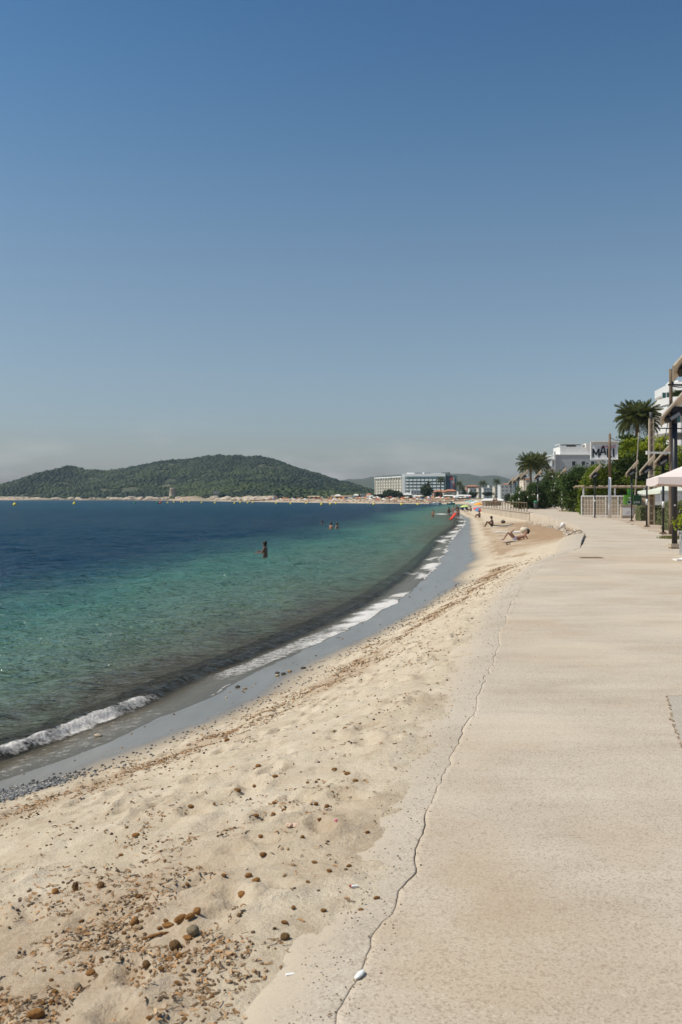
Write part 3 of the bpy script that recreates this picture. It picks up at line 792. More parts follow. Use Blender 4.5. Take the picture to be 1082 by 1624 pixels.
# ------------------------------------------------------------------ shared materials
WHITE = mat('white_plaster', (.74, .72, .68), .8, .06, 2, .1)
GREYW = mat('grey_plaster', (.40, .42, .42), .85, .06, 1.5, .1)
BLACK = mat('black_metal', (.018, .018, .020), .45, .3, 6, .05, .5)
WOOD = mat('weathered_wood', (.17, .125, .085), .85, .35, 4, .4, .2, stretch=(6, 6, .6))
PALEW = mat('pale_wood', (.42, .33, .23), .85, .25, 5, .3, .2, stretch=(5, 5, .8))
WPAINT = mat('white_paint', (.78, .76, .72), .6, .08, 5, .05, dirt=(.5, .43, .34))
CONC = mat('pole_concrete', (.47, .385, .285), .9, .14, 5, .3, .2, dirt=(.34, .27, .19))
GLASS = mat('window_glass', (.035, .05, .06), .12, .3, 1, 0, .6)
TEAL = mat('teal_glass', (.06, .16, .16), .2, .2, 1, 0, .6)
RUST = mat('brown_steel', (.20, .135, .085), .7, .3, 8, .2, .3)
TERRA = mat('terracotta', (.45, .19, .10), .85, .25, 1.2, .3)
ORANGEW = mat('orange_plaster', (.60, .33, .22), .85, .12, 1, .1)
CREAM = mat('cream_plaster', (.62, .54, .43), .85, .1, 1, .1)
STONE = mat('beige_stone', (.46, .38, .29), .9, .2, .8, .4)

# ------------------------------------------------------------------ retaining wall and railing
wy0 = np.concatenate([np.arange(112, 192, .8)])
wxl = XL0(wy0)
wl_m = concrete('wall_concrete', (.40, .33, .25), (.47, .40, .315), (.54, .46, .37), (.25, .19, .13), (.36, .28, .20))
V = []
for i, (x, y) in enumerate(zip(wxl, wy0)):
    for ox, z in ((.02, -1.9), (-.10, -1.9), (-.08, -.06), (-.16, -.05), (-.16, .03), (.30, .035), (.30, -.2)):
        V.append((x + ox + .02 * math.sin(i * 2.1), y, z + .012 * math.sin(i * 1.7)))
me = np_mesh('retaining_wall', V, grid_faces(len(wy0), 7), False)
bmw = bmesh.new(); bmw.from_mesh(me); bmesh.ops.recalc_face_normals(bmw, faces=bmw.faces)
bmesh.ops.holes_fill(bmw, edges=bmw.edges); bmw.to_mesh(me); bmw.free()
tag(link('retaining_wall', me, wl_m), 'low beige concrete wall holding the promenade above the sand, under the railing', 'wall')
rl = empty('railing', (float(XL0(113)), 113, 0), 'brown steel railing with square posts along the top of the sea wall', 'railing')
def rel(root, p): return Vector(p) - root.location
pxs = np.linspace(836, 767, 17); prev = []
pm = MB().box((0, 0, .52), (.075, .075, 1.05)).mesh('post')
for i, px in enumerate(pxs):
    lo, hi = 112.5, 190
    for _ in range(40):
        md = (lo + hi) / 2
        if (float(XL0(md)) + .08) / md * F + CX > px: lo = md
        else: hi = md
    p = Vector((float(XL0(md)) + .08, md, .03))
    prev.append(p)
    link('post', pm, RUST, rl, rel(rl, p))
mb = MB()
mb.tube([rel(rl, p) + Vector((0, 0, 1.09)) for p in prev], .05, 6)
mb.build('top_rail', RUST, rl)
# rough stones where the slab edge breaks away
mb = MB(); rr = random.Random(3)
for k in range(150):
    y = rr.uniform(47, 111); x = float(XL0(y)) - rr.uniform(.02, .9)
    mb.ball(S(x, y, .02), (rr.uniform(.06, .22), rr.uniform(.06, .25), rr.uniform(.04, .13)), 6, 4, .3, rr)
tag(mb.build('rubble', wl_m), kind='stuff')
w = MB().ball((0, 0, .16), (.20, .18, .17), 9, 6, .16).build('white_rock', WHITE, None, False, S(float(XL0(66)) - .35, 66, .05))
tag(w, 'pale rounded boulder sitting on the broken slab edge at the top of the beach', 'rock')
# drain cover in the promenade
p = G(938, 885)
t = empty('drain_grate', (p.x, p.y, .003), 'dark rusty slot drain grate set across the pale promenade', 'drain')
MB().box((0, 0, .004), (.62, .34, .012)).build('frame', RUST, t)
bar = MB().box((0, 0, .014), (.03, .30, .012)).mesh('slat')
for k in range(9): link('slat', bar, RUST, t, (-.25 + k * .0625, 0, 0))

# ------------------------------------------------------------------ solar lamps
PVF = mat('panel_back', (.66, .57, .44), .6, .12, 4, .05)
PVC = mat('panel_cells', (.02, .028, .05), .15, .2, 10, 0, .6)
STRIP = mat('reflective_sleeve', (.62, .62, .60), .4, .15, 8, 0)
LENS = mat('lamp_lens', (.30, .31, .32), .25, .1, 8, 0, .6)
aL = Vector((.66, 0, .75)).normalized(); bL = Vector((.50, .86, 0)); bL = (bL - aL * bL.dot(aL)).normalized(); nL = aL.cross(bL)
PM = Matrix((aL, bL, nL)).transposed()
LM = {}
def solar_lamp(px, d, base_z, top_z, label, big=1.0, sleeve=None, r=.055):
    p = Vector(((px - CX) / F * d, d, base_z))
    t = empty('solar_lamp', p, label, 'street lamp', 0, 'solar street lamps along the promenade')
    h = top_z - base_z
    MB().tube([(0, 0, 0), (0, 0, h)], r * big, 10).build('pole', BLACK, t, True)
    if 'plate' not in LM:
        LM['plate'] = MB().box((0, 0, .02), (.30, .30, .04)).box((0, 0, .06), (.2, .2, .06)).mesh('base_plate')
        LM['panel'] = MB().box((0, 0, 0), (1.30, .82, .03), M=PM).mesh('solar_panel')
        LM['cell'] = MB().box(nL * .019, (1.22, .74, .008), M=PM).mesh('solar_cells')
        fr = MB()
        for s in (-1, 1):
            fr.box(bL * .41 * s, (1.33, .03, .04), M=PM); fr.box(aL * .655 * s, (.03, .85, .04), M=PM)
        LM['frame'] = fr.mesh('panel_frame')
        hd = MB().box((0, 0, 0), (.62, .34, .16), M=Matrix.Rotation(-.55, 3, 'Y')).box((.05, 0, .16), (.30, .22, .24)).tube([(0, 0, -.25), (0, 0, .1)], .09, 10)
        LM['head'] = hd.mesh('lamp_head')
        LM['lens'] = MB().box(Matrix.Rotation(-.55, 3, 'Y') @ Vector((-.05, -.18, -.01)), (.34, .012, .10), M=Matrix.Rotation(-.55, 3, 'Y')).mesh('lens')
        LM['arm'] = MB().tube([(-.55, -.1, -.42), (.75, .12, -.42)], .022, 6).mesh('arm')
    link('base_plate', LM['plate'], RUST, t)
    hd = link('lamp_head', LM['head'], BLACK, t, (0, 0, h)); hd.scale = (big,) * 3
    link('lens', LM['lens'], LENS, hd)
    pn = link('solar_panel', LM['panel'], PVF, t, (.02, 0, h + .32 * big)); pn.scale = (big,) * 3
    link('solar_cells', LM['cell'], PVC, pn); link('panel_frame', LM['frame'], mat('panel_frame', (.58, .50, .40), .5, .1, 4, 0), pn)
    link('arm', LM['arm'], BLACK, t, (0, 0, h))
    if sleeve:
        MB().tube([(0, 0, sleeve[0]), (0, 0, sleeve[1])], r * big + .006, 10).build('sleeve', STRIP, t, True)
    return t
solar_lamp(1099, 21.0, 0, 4.45, 'solar lamp nearest the wooden telegraph pole top, mostly cut off at the picture edge', 1.0)
l1 = solar_lamp(1070, 32.6, 0, 4.35, 'largest black solar lamp standing right beside the pink parasol', 1.05, None, .085)
MB().tube([(-.02, -.084, 1.42), (-.02, -.094, 1.42)], .03, 8).build('sticker', WPAINT, l1)
MB().box((0, 0, .10), (.34, .34, .12)).build('footing', CONC, l1)
solar_lamp(1052, 46.0, 0, 3.35, 'slim black solar lamp between the lattice post and the wooden pole', 1.0, (1.2, 1.5))
solar_lamp(1026, 57.5, 0, 3.25, 'black solar lamp just in front of the concrete lattice post', 1.0, (1.25, 1.6))
solar_lamp(1002, 71.0, 0, 3.45, 'black solar lamp in front of the green cash machine', 1.0)
solar_lamp(943.5, 84.0, 0, 3.55, 'black solar lamp before the left end of the white mesh fence', 1.0, (1.35, 1.5))
solar_lamp(891.5, 132.0, 0, 4.55, 'black solar lamp with silver sleeve in front of the flowering hedge', 1.25, (.9, 2.3))
solar_lamp(853, 146.0, 0, 4.65, 'black solar lamp near the end of the railing before the hedge', 1.25, (1.2, 2.2))
solar_lamp(831.5, 150.0, 0, 4.75, 'black solar lamp rising behind the railing, close under the twin palms', 1.25)
solar_lamp(823, 158.0, 0, 4.6, 'black solar lamp second from the far end of the row behind the railing', 1.25)
solar_lamp(817.5, 166.0, 0, 4.35, 'black solar lamp third of the tight cluster beyond the railing', 1.25)
solar_lamp(810.5, 172.0, 0, 4.2, 'black solar lamp at the far left end of the lamp row', 1.25, (.6, 2.4))

# ------------------------------------------------------------------ poles
p = A(1033, 0, 62); base = Vector((p.x, 62, 0))
t = empty('lattice_post', base, 'tall beige precast concrete utility post with rungs, behind the pink parasol', 'utility pole')
for s in (-1, 1):
    MB().add([(s * .17 - .045, -.11, 0), (s * .17 + .045, -.11, 0), (s * .17 + .045, .11, 0), (s * .17 - .045, .11, 0),
              (s * .105 - .04, -.09, 6.6), (s * .105 + .04, -.09, 6.6), (s * .105 + .04, .09, 6.6), (s * .105 - .04, .09, 6.6)],
             [(0, 3, 2, 1), (4, 5, 6, 7), (0, 1, 5, 4), (1, 2, 6, 5), (2, 3, 7, 6), (3, 0, 4, 7)]).build('flange', CONC, t)
MB().add([(-.14, .02, 0), (.14, .02, 0), (.14, .07, 0), (-.14, .07, 0), (-.08, .02, 6.55), (.08, .02, 6.55), (.08, .07, 6.55), (-.08, .07, 6.55)],
         [(0, 3, 2, 1), (4, 5, 6, 7), (0, 1, 5, 4), (1, 2, 6, 5), (2, 3, 7, 6), (3, 0, 4, 7)]).build('web', mat('web_concrete', (.33, .255, .18), .9, .2, 4, .3), t)
rm = MB().box((0, 0, 0), (.24, .15, .07)).mesh('rung')
for k in range(14):
    o = link('rung', rm, CONC, t, (0, -.03, .25 + k * .47)); o.scale.x = 1 - .04 * k
MB().tube([(-.02, 0, 6.55), (-.03, 0, 7.0)], .09, 8).build('cap', mat('grey_cap', (.10, .10, .10), .7), t, True)

def pole(px, d, z1, r0, r1, m_, label, lean=(0, 0), name='wooden_pole', z0=0.0):
    b0 = Vector(((px - CX) / F * d, d, z0))
    t = empty(name, b0, label, 'pole')
    n = 9
    pts = [Vector((lean[0] * i / n + .012 * math.sin(i * 1.9), lean[1] * i / n, (z1 - z0) * i / n)) for i in range(n + 1)]
    MB().tube(pts, [r0 + (r1 - r0) * i / n for i in range(n + 1)], 9).build('shaft', m_, t, True)
    return t
tp = pole(1064, 45.5, 7.55, .10, .075, WOOD, 'tall brown wooden telegraph pole rising past the white terraced building')
MB().box((.06, -.02, 6.95), (.12, .10, .22)).tube([(.05, -.05, 6.75), (.4, -.15, 6.7), (.8, -.3, 6.9), (1.0, -.4, 7.2)], .03, 6).build('bracket', BLACK, tp)
MB().tube([(-.05, -.06, 6.1), (-.18, -.1, 5.0), (-.42, -.15, 3.9)], .02, 5).build('cable', BLACK, tp)
MB().box((-.55, -.1, 3.72), (1.0, .05, .09)).box((-1.08, -.1, 3.72), (.16, .12, .16)).build('arm', WPAINT, tp)
pole(1006, 98, 8.1, .09, .06, mat('grey_wood', (.30, .26, .21), .9), 'bare leaning grey pole in the dark gap under the green tree', (.45, 0))
pole(1047, 90, 6.6, .045, .035, WOOD, 'thin dark pole between lattice post and telegraph pole in front of the tree')

# sign
def text_part(body, loc, size, m_, parent, rotz=0.0, tilt=0.0, sx=1.0, ext=.01, bold=.0, name='letter'):
    cu = bpy.data.curves.new(name, 'FONT'); cu.body = body; cu.size = size; cu.extrude = ext; cu.offset = bold
    cu.align_x = 'CENTER'
    o = bpy.data.objects.new(name, cu); COL.objects.link(o); cu.materials.append(m_)
    o.parent = parent; o.location = loc
    o.rotation_euler = Euler((math.radians(90), tilt, rotz), 'XYZ')
    o.scale = (sx, 1, 1)
    dg_ = bpy.context.evaluated_depsgraph_get()
    me_ = bpy.data.meshes.new_from_object(o.evaluated_get(dg_))
    o2 = link(name, me_, m_, parent, o.location, o.rotation_euler); o2.scale = o.scale
    bpy.data.objects.remove(o)
    o2.name = name
    return o2
base = Vector(((967 - CX) / F * 84, 84, 0))
t = empty('sign_pole', base, 'tall pole, white below and bare brown wood above, standing before the white sign box', 'pole')
MB().tube([(0, 0, 0), (0.01, 0, 3.4)], [.145, .125], 12).build('painted_shaft', WPAINT, t, True)
MB().tube([(.01, 0, 3.39), (.0, 0, 5.4), (.02, 0, 7.1)], [.12, .115, .10], 12).build('wooden_shaft', WOOD, t, True)
MB().tube([(.08, 0, 6.75), (.45, .1, 6.55), (1.0, .2, 6.5)], .025, 5).build('cable', BLACK, t)
SGN = mat('sign_face', (.62, .63, .64), .5, .05, 3, 0)
sp = A(958.5, 714.5, 85.2)
t = empty('shop_sign', (sp.x, sp.y, sp.z), 'white box sign with black lettering and a red brush stroke, high on brackets', 'sign', math.radians(-9))
MB().box((0, .21, 0), (2.18, .42, 1.5)).build('sign_box', SGN, t)
fr = MB()
for s in (-1, 1):
    fr.box((0, -.01, s * .76), (2.26, .48, .05)); fr.box((s * 1.11, .2, 0), (.05, .48, 1.5))
fr.build('sign_frame', WPAINT, t)
INK = mat('sign_ink', (.012, .012, .015), .5, .1, 3, 0)
RED = mat('sign_red', (.50, .05, .11), .5, .1, 3, 0)
br = MB()
def stroke(pts, w):
    for a_, b_ in zip(pts[:-1], pts[1:]):
        a_, b_ = Vector((a_[0], -.016, a_[1])), Vector((b_[0], -.016, b_[1])); n_ = (b_ - a_).cross(Vector((0, 1, 0))).normalized() * w / 2
        br.add([a_ - n_, b_ - n_, b_ + n_, a_ + n_, *(q + Vector((0, -.006, 0)) for q in (a_ - n_, b_ - n_, b_ + n_, a_ + n_))], [(0, 1, 2, 3), (4, 7, 6, 5), (0, 4, 5, 1), (2, 6, 7, 3)])
stroke([(-.3, .22), (-.1, .27), (.1, .30), (.22, .42), (.3, .25), (.42, .34), (.5, .24), (.6, .38), (.75, .36), (.95, .45)], .05)
stroke([(.3, .2), (.6, .23), (.95, .27)], .035)
br.build('brush_stroke', RED, t)
def letter(strokes, w):
    global br
    br = MB()
    for s_ in strokes: stroke(s_, w)
    br.build('letter', INK, t)
letter([[(-.93, -.58), (-.93, .16)], [(-.45, -.58), (-.45, .16)], [(-.93, .14), (-.69, -.35)], [(-.69, -.35), (-.45, .14)]], .125)
letter([[(-.36, -.42), (-.10, .40)], [(-.06, .40), (.12, -.36)], [(-.26, -.16), (.08, -.12)]], .12)
letter([[(.28, -.58), (.28, .16)], [(.30, -.22), (.58, .16)], [(.36, -.16), (.60, -.58)]], .12)
letter([[(.78, -.58), (.78, .18)]], .135)
stt = MB(); stt.tube([(.55, .3, -.75), (.0, .3, -1.45)], .04, 6).tube([(-.6, .4, -.75), (-.1, .4, -1.4)], .04, 6); stt.build('bracket', WPAINT, t)

# ------------------------------------------------------------------ fence, pergola, plinth, cash machine
def fence(x0, x1, y0, y1, h, npost, label, screen, name='mesh_fence', nwire=3):
    P0, P1 = Vector((x0, y0, 0)), Vector((x1, y1, 0))
    t = empty(name, P0, label, 'fence'); dv = P1 - P0; L_ = dv.length; rz = math.atan2(dv.y, dv.x)
    t.rotation_euler.z = rz
    pmm = MB().box((0, 0, h / 2), (.09, .09, h)).mesh('post')
    for k in range(npost): link('post', pmm, WPAINT, t, (L_ * k / (npost - 1), 0, 0))
    for nm, z, w_ in (('top_rail', h - .02, .10), ('bottom_rail', .12, .08)):
        MB().box((L_ / 2, 0, z), (L_, .07, w_)).build(nm, WPAINT, t)
    wv = MB().box((0, -.035, h / 2), (.02, .02, h - .1)).mesh('wire')
    bay = L_ / (npost - 1)
    for k in range(npost - 1):
        for j in range(1, nwire + 1): link('wire', wv, WPAINT, t, (bay * (k + j / (nwire + 1)), 0, 0))
    for k in range(1, 5): MB().box((L_ / 2, -.045, h * k / 5), (L_, .018, .018)).build('wire', WPAINT, t)
    if screen: MB().box((L_ / 2, .06, h / 2), (L_, .02, h - .12)).build('reed_screen', PALEW, t)
    return t
fence(21.4, 25.4, 88.6, 87.4, 1.85, 5, 'white mesh fence backed with reed screen, behind the white sign pole', True)
fence(25.9, 30.8, 86.5, 84.5, 1.95, 4, 'second white mesh fence running past the lattice post behind the clipped hedge', True, nwire=2)
t = empty('pergola', (22.4, 92, 0), 'low pergola of pale wooden beams behind the white mesh fence', 'pergola')
for x in (0, 2.9, 5.6, 8.4): MB().box((x, 0, 1.3), (.12, .12, 2.6)).build('post', WPAINT, t)
MB().box((4.2, 0, 2.65), (8.8, .14, .16)).build('beam', PALEW, t)
MB().box((4.2, 3.0, 2.68), (8.8, .14, .16)).build('beam', PALEW, t)
rf_ = MB().box((0, 1.5, 2.79), (.09, 3.6, .09)).mesh('rafter')
for k in range(12): link('rafter', rf_, PALEW, t, (k * .76, 0, 0))
p = Vector(((996.5 - CX) / F * 82, 82, 0))
t = empty('sign_plinth', p, 'low pale concrete block carrying a white notice board beside the cash machine', 'sign')
MB().box((0, 0, .52), (1.25, .5, 1.04)).box((0, 0, 1.06), (1.36, .58, .07)).build('plinth', CONC, t)
MB().box((-.12, -.265, .55), (.86, .03, .66)).build('notice_board', WPAINT, t)
text_part('NOTES', (-.15, -.285, .45), .17, mat('faded_print', (.35, .30, .32), .6), t, name='lettering') if False else None
mb = MB()
for k in range(3): mb.box((-.15 + .04 * k, -.284, .38 + .09 * k), (.34 - .06 * k, .006, .03))
mb.build('print', mat('faded_print', (.48, .45, .45), .6), t)
MB().box((.15, -.284, .80), (.26, .006, .04), M=Matrix.Rotation(.3, 3, 'Y')).build('scribble', mat('pink_print', (.62, .30, .36), .6), t)
p = Vector(((1003.5 - CX) / F * 86, 86, 0))
t = empty('cash_machine', p, 'tall green cash machine kiosk with raised header by the fence', 'cash machine')
GR = mat('bright_green', (.10, .36, .03), .45, .12, 3, 0); DG = mat('dark_green', (.014, .075, .022), .45, .2, 3, 0); GR2 = mat('lime_panel', (.16, .42, .03), .45, .1, 3, 0)
MB().box((-.42, .05, .5), (.50, .66, 1.0)).build('base', BLACK, t)
MB().box((-.40, .05, 1.46), (.56, .70, .92)).build('green_cabinet', GR2, t)
MB().box((.29, .2, .96), (.78, .8, 1.92)).build('dark_cabinet', DG, t)
MB().box((-.18, .1, 2.2), (.36, .4, .52)).build('header', GR, t)
MB().tube([(-.36, -.32, 1.28), (-.36, -.335, 1.28)], .20, 18).build('round_emblem', WPAINT, t)
MB().tube([(-.40, -.335, 1.30), (-.40, -.345, 1.30)], .12, 14).build('emblem_centre', DG, t)
MB().box((-.36, -.305, 1.66), (.24, .012, .10)).build('label', WPAINT, t)
text_part('ATM', (.30, -.206, 1.20), .26, WPAINT, t, ext=.006, bold=.006)
MB().box((.29, -.205, 1.62), (.34, .012, .07)).build('screen', mat('screen_glass', (.05, .12, .07), .2), t)
MB().box((-.0, -.20, 1.0), (.05, .02, 1.85)).build('trim', GR, t)
tag(MB().box((0, 0, .16), (.36, .32, .34)).box((.02, 0, .35), (.30, .28, .05)).build('stone_block', CONC, None, False, ((1010 - CX) / F * 78, 78, 0)), 'small pale stone block on the dirt at the foot of the cash machine', 'block')

# ------------------------------------------------------------------ parasols
PINK = mat('pink_canvas', (.72, .615, .575), .85, .05, 2, .05)
def square_parasol(cx_, cy_, zc, half, rise, label, m_, rz):
    t = empty('market_parasol', (cx_, cy_, 0), label, 'parasol', rz)
    n = 12; V, Fc = [], []
    def hgt(u, v_):
        r = max(abs(u), abs(v_)); dg = min(abs(u), abs(v_)) / max(r, 1e-6)
        return zc + rise * (1 - r) - .07 * math.sin(math.pi * min(r, 1))
    for i in range(n + 1):
        for j in range(n + 1):
            u, v_ = -1 + 2 * i / n, -1 + 2 * j / n
            V.append((u * half, v_ * half, hgt(u, v_)))
    Fc = grid_faces(n + 1, n + 1).tolist()
    link('canopy', np_mesh('canopy', V, Fc, True), m_, t)
    V = []; per = []
    for k in range(4 * n):
        s, f = divmod(k, n); a_ = -1 + 2 * f / n
        per.append([(a_, -1), (1, a_), (-a_, 1), (-1, -a_)][s])
    for (u, v_) in per + per[:1]:
        z = hgt(u, v_); V.append((u * half, v_ * half, z + .002)); V.append((u * half * 1.006, v_ * half * 1.006, z - .17 - .05 * max(0, math.sin(math.pi * (min(abs(u), abs(v_)) * .5 + .5)))))
    link('valance', np_mesh('valance', V, grid_faces(len(per) + 1, 2), True), m_, t)
    rb = MB()
    for sx in (-1, 1):
        for sy in (-1, 1):
            MB().tube([(0, 0, zc + rise - .1), (sx * half * .5, sy * half * .5, hgt(.5 * sx, .5 * sy) - .05), (sx * half * .97, sy * half * .97, zc - .03)], .014, 5).build('rib', PALEW, t)
    MB().tube([(0, 0, .1), (0, 0, zc + rise)], .025, 8).build('pole', PALEW, t, True)
    MB().lathe((0, 0, 0), [(.30, 0), (.30, .06), (.10, .12), (.04, .3)], 16).build('base', WPAINT, t)
    return t
square_parasol(9.74, 26.17, 2.18, 1.5, .72, 'large pale pink square parasol at the promenade edge', PINK, math.radians(-11.5))
GRC = mat('pale_green_canvas', (.60, .62, .52), .85, .05, 2, .05)
square_parasol(20.3, 61.5, 2.1, 1.4, .45, 'smaller pale greenish parasol half hidden behind the lattice post and hedge', GRC, .2)
wb_ = MB()
pb = G(1083, 889)
t = tag(MB().box((0, 0, .02), (.42, .34, .04)).box((0.05, 0, .05), (.2, .2, .03)).build('paving_base', WPAINT, None, False, (pb.x, pb.y, .004)), 'flat white base plate lying on the paving under the pink parasol', 'base plate')

# ------------------------------------------------------------------ leaves
def leaf_quads(P, size, rg, up=.3, asp=2.0):
    n = len(P)
    d1 = rg.normal(size=(n, 3)); d1[:, 2] -= .2; d1 /= np.linalg.norm(d1, axis=1, keepdims=True)
    d2 = rg.normal(size=(n, 3)); d2[:, 2] *= (1 - up); d2 -= d1 * (d1 * d2).sum(1, keepdims=True); d2 /= np.linalg.norm(d2, axis=1, keepdims=True)
    s = size * rg.uniform(.6, 1.35, (n, 1))
    a, b = d1 * s, d2 * s / asp
    nrm = np.cross(d1, d2) * s * .12
    V = np.stack([P - a, P + b - nrm, P + a * .9, P - b - nrm], 1)
    Fq = np.arange(n * 4).reshape(n, 4)
    return V.reshape(-1, 3), Fq
def cloud(blobs, n, rg, shell=.55, clumps=60, spread=.22):
    """points in leaf clumps through a set of ellipsoids (x,y,z,rx,ry,rz)"""
    B = np.array(blobs, float); w_ = B[:, 3] * B[:, 4] * B[:, 5]; w_ /= w_.sum()
    k = rg.choice(len(B), clumps, p=w_)
    d = rg.normal(size=(clumps, 3)); d /= np.linalg.norm(d, axis=1, keepdims=True)
    r = (shell + (1 - shell) * rg.random(clumps)) * rg.uniform(.75, 1.08, clumps)
    C = B[k, :3] + d * r[:, None] * B[k, 3:]
    j = rg.integers(0, clumps, n)
    R = B[k, 3:][j]
    P = C[j] + rg.normal(size=(n, 3)) * spread * R
    tint = np.clip(rg.normal(.5, .16, clumps)[j] + rg.normal(0, .14, n), 0, 1)
    return P, tint
def foliage(name, blobs, n, size, m_, parent, seed, clumps=60, shell=.55, spread=.2, zmin=None):
    rg = np.random.default_rng(seed)
    P, tn_ = cloud(blobs, n, rg, shell, clumps, spread)
    if zmin is not None:
        k = P[:, 2] > zmin; P, tn_ = P[k], tn_[k]
    V, Fq = leaf_quads(P, size, rg)
    return link(name, np_mesh(name, V, Fq, False, {'tint': np.repeat(tn_, 4)}), m_, parent)
BARK = mat('bark', (.14, .10, .07), .9, .35, 3, .6, .2)
def trunk_mesh(h, r, lean=(0, 0), limbs=4, seed=0, spread=.5):
    rr_ = random.Random(seed); mb = MB()
    pts = [Vector((lean[0] * k / 5 + rr_.uniform(-.04, .04) * h * .3, lean[1] * k / 5, h * k / 5)) for k in range(6)]
    mb.tube(pts, [r * (1 - .11 * k) for k in range(6)], 8)
    for k in range(limbs):
        a_ = rr_.uniform(0, 6.28); s = pts[rr_.choice((3, 4, 5))]
        e = s + Vector((math.cos(a_) * h * spread, math.sin(a_) * h * spread, h * rr_.uniform(.2, .5)))
        mb.tube([s, s.lerp(e, .5) + Vector((0, 0, h * .06)), e], [r * .5, r * .35, r * .15], 6)
    return mb
def tree(name, base, h, crown, n, size, m_, label, cat='tree', seed=0, trunk=.18, group=None, clumps=50, shell=.45, spread=.22):
    t = empty(name, base, label, cat, 0, group)
    if trunk: trunk_mesh(h * .62, trunk, seed=seed).build('trunk', BARK, t, True)
    foliage('crown', crown, n, size, m_, t, seed + 1000, clumps, shell, spread, .05)
    return t
BRIGHT = leaf_mat('bright_leaves', (.09, .15, .012), (.46, .50, .045), .5)
DARKL = leaf_mat('dark_leaves', (.022, .042, .010), (.09, .13, .03), .32)
OLEA = leaf_mat('oleander_leaves', (.035, .070, .020), (.13, .19, .055), .38)
IVY = leaf_mat('ivy_leaves', (.08, .13, .016), (.32, .38, .05), .45)
GREYH = leaf_mat('clipped_hedge_leaves', (.11, .13, .065), (.34, .35, .19), .35)
PINEL = leaf_mat('far_tree_leaves', (.020, .032, .013), (.070, .090, .034), .15)
FLOW = mat('white_petals', (.78, .76, .68), .7, .1, 3, 0)

# oleander hedge with flowers
ox = (862 - CX) / F * 152
t = empty('oleander_hedge', (ox, 152, 0), 'long dark oleander hedge dotted with white flowers behind the railing end', 'hedge')
bl = [(-3.6, -.5, 1.6, 1.5, 1.8, 1.6), (-2, -.4, 1.9, 1.8, 1.9, 2.2), (0, 0, 2.3, 2.0, 2.0, 2.4), (2.0, .2, 2.5, 1.9, 2.0, 2.4), (3.6, .4, 2.3, 1.6, 2.0, 2.3), (-4.4, .2, 1.1, 1.0, 1.5, 1.2), (0, 0, .9, 4.8, 1.7, 1.0)]
foliage('foliage', bl, 26000, .15, OLEA, t, 21, 260, .55, .14, 0)
rg = np.random.default_rng(5)
P, tn_ = cloud(bl[:6], 420, rg, .98, 75, .05); P = P[(P[:, 2] > 1.0)]
V, Fq = leaf_quads(P + np.array([0, -.25, .12]), .11, rg, asp=1.2)
link('flowers', np_mesh('flowers', V, Fq), FLOW, t)['kind'] = 'stuff'
# trees left of the white sign
bx = (913 - CX) / F * 118
tree('broadleaf_tree', (bx, 118, 0), 5, [(-.6, 0, 3.6, 1.4, 1.4, 1.5), (.6, .3, 3.9, 1.3, 1.3, 1.5), (0, 0, 2.0, 1.7, 1.5, 1.9), (.9, 0, 1.6, 1.1, 1.2, 1.6)], 11000, .15, DARKL if False else OLEA, 'dark rounded tree between the flowering hedge and the ivy pillar', seed=31, clumps=130, shell=.5)
bx = (932 - CX) / F * 93
t = empty('ivy_pillar', (bx, 93, 0), 'pillar of bright climbing ivy at the left end of the mesh fence', 'climber')
MB().box((0, .2, 1.5), (.5, .4, 3.0)).build('post', CONC, t)
foliage('foliage', [(-.3, 0, .9, .75, .55, 1.0), (.0, 0, 2.0, .8, .6, 1.2), (.25, 0, 3.1, .85, .6, 1.0), (.55, 0, 3.9, .7, .6, .8), (-.1, 0, .4, .85, .55, .5), (.35, 0, .7, .6, .5, .8)], 8000, .11, IVY, t, 33, 120, .6, .16, 0)
# ivy bank and the bright tree over it
bx = (1005 - CX) / F * 107
t = empty('ivy_bank', (bx, 107, 0), 'tall bank of dark climbing greenery behind pergola and sign', 'climber')
foliage('foliage', [(-4.2, 0, 3.4, 1.6, 1.0, 1.7), (-2.5, 0, 3.2, 2, 1.1, 1.9), (0, 0, 3.0, 2.2, 1.1, 1.9), (2.3, 0, 3.0, 2.2, 1.1, 2.0), (4.6, 0, 3.2, 2.2, 1.1, 2.2), (0, 1.2, 4.6, 4.5, .8, 1.9), (3.5, 1.2, 4.8, 3, .8, 2)], 24000, .15, DARKL, t, 35, 240, .3, .16, .4)
foliage('ivy_tips', [(-3.8, -.9, 4.2, 1.4, .5, 1.1), (-4.0, -1, 3.0, 1.6, .4, 1.4), (-1.5, -1.0, 3.0, 2, .4, .8), (1.5, -1.0, 2.9, 2.0, .4, .7), (4.3, -1.0, 2.9, 2.0, .4, .9)], 6500, .12, IVY, t, 36, 110, .5, .2, .6)
t = tree('broadleaf_tree', ((1018 - CX) / F * 111, 111, 0), 8, [(-2.0, 0, 6.4, 1.7, 1.6, 1.0), (-.6, -.2, 7.2, 1.8, 1.7, 1.1), (1.2, 0, 7.3, 1.9, 1.8, 1.15), (2.6, 0, 6.8, 1.6, 1.6, 1.1), (-2.6, 0, 5.5, 1.2, 1.2, 1.0), (0.4, .4, 6.4, 2.6, 1.8, 1.2), (2.4, .4, 5.8, 2.2, 1.6, 1.3)], 22000, .16, BRIGHT, 'wide bright green tree crown beneath the big palm', seed=41, trunk=.22, clumps=210, shell=.45, spread=.15)
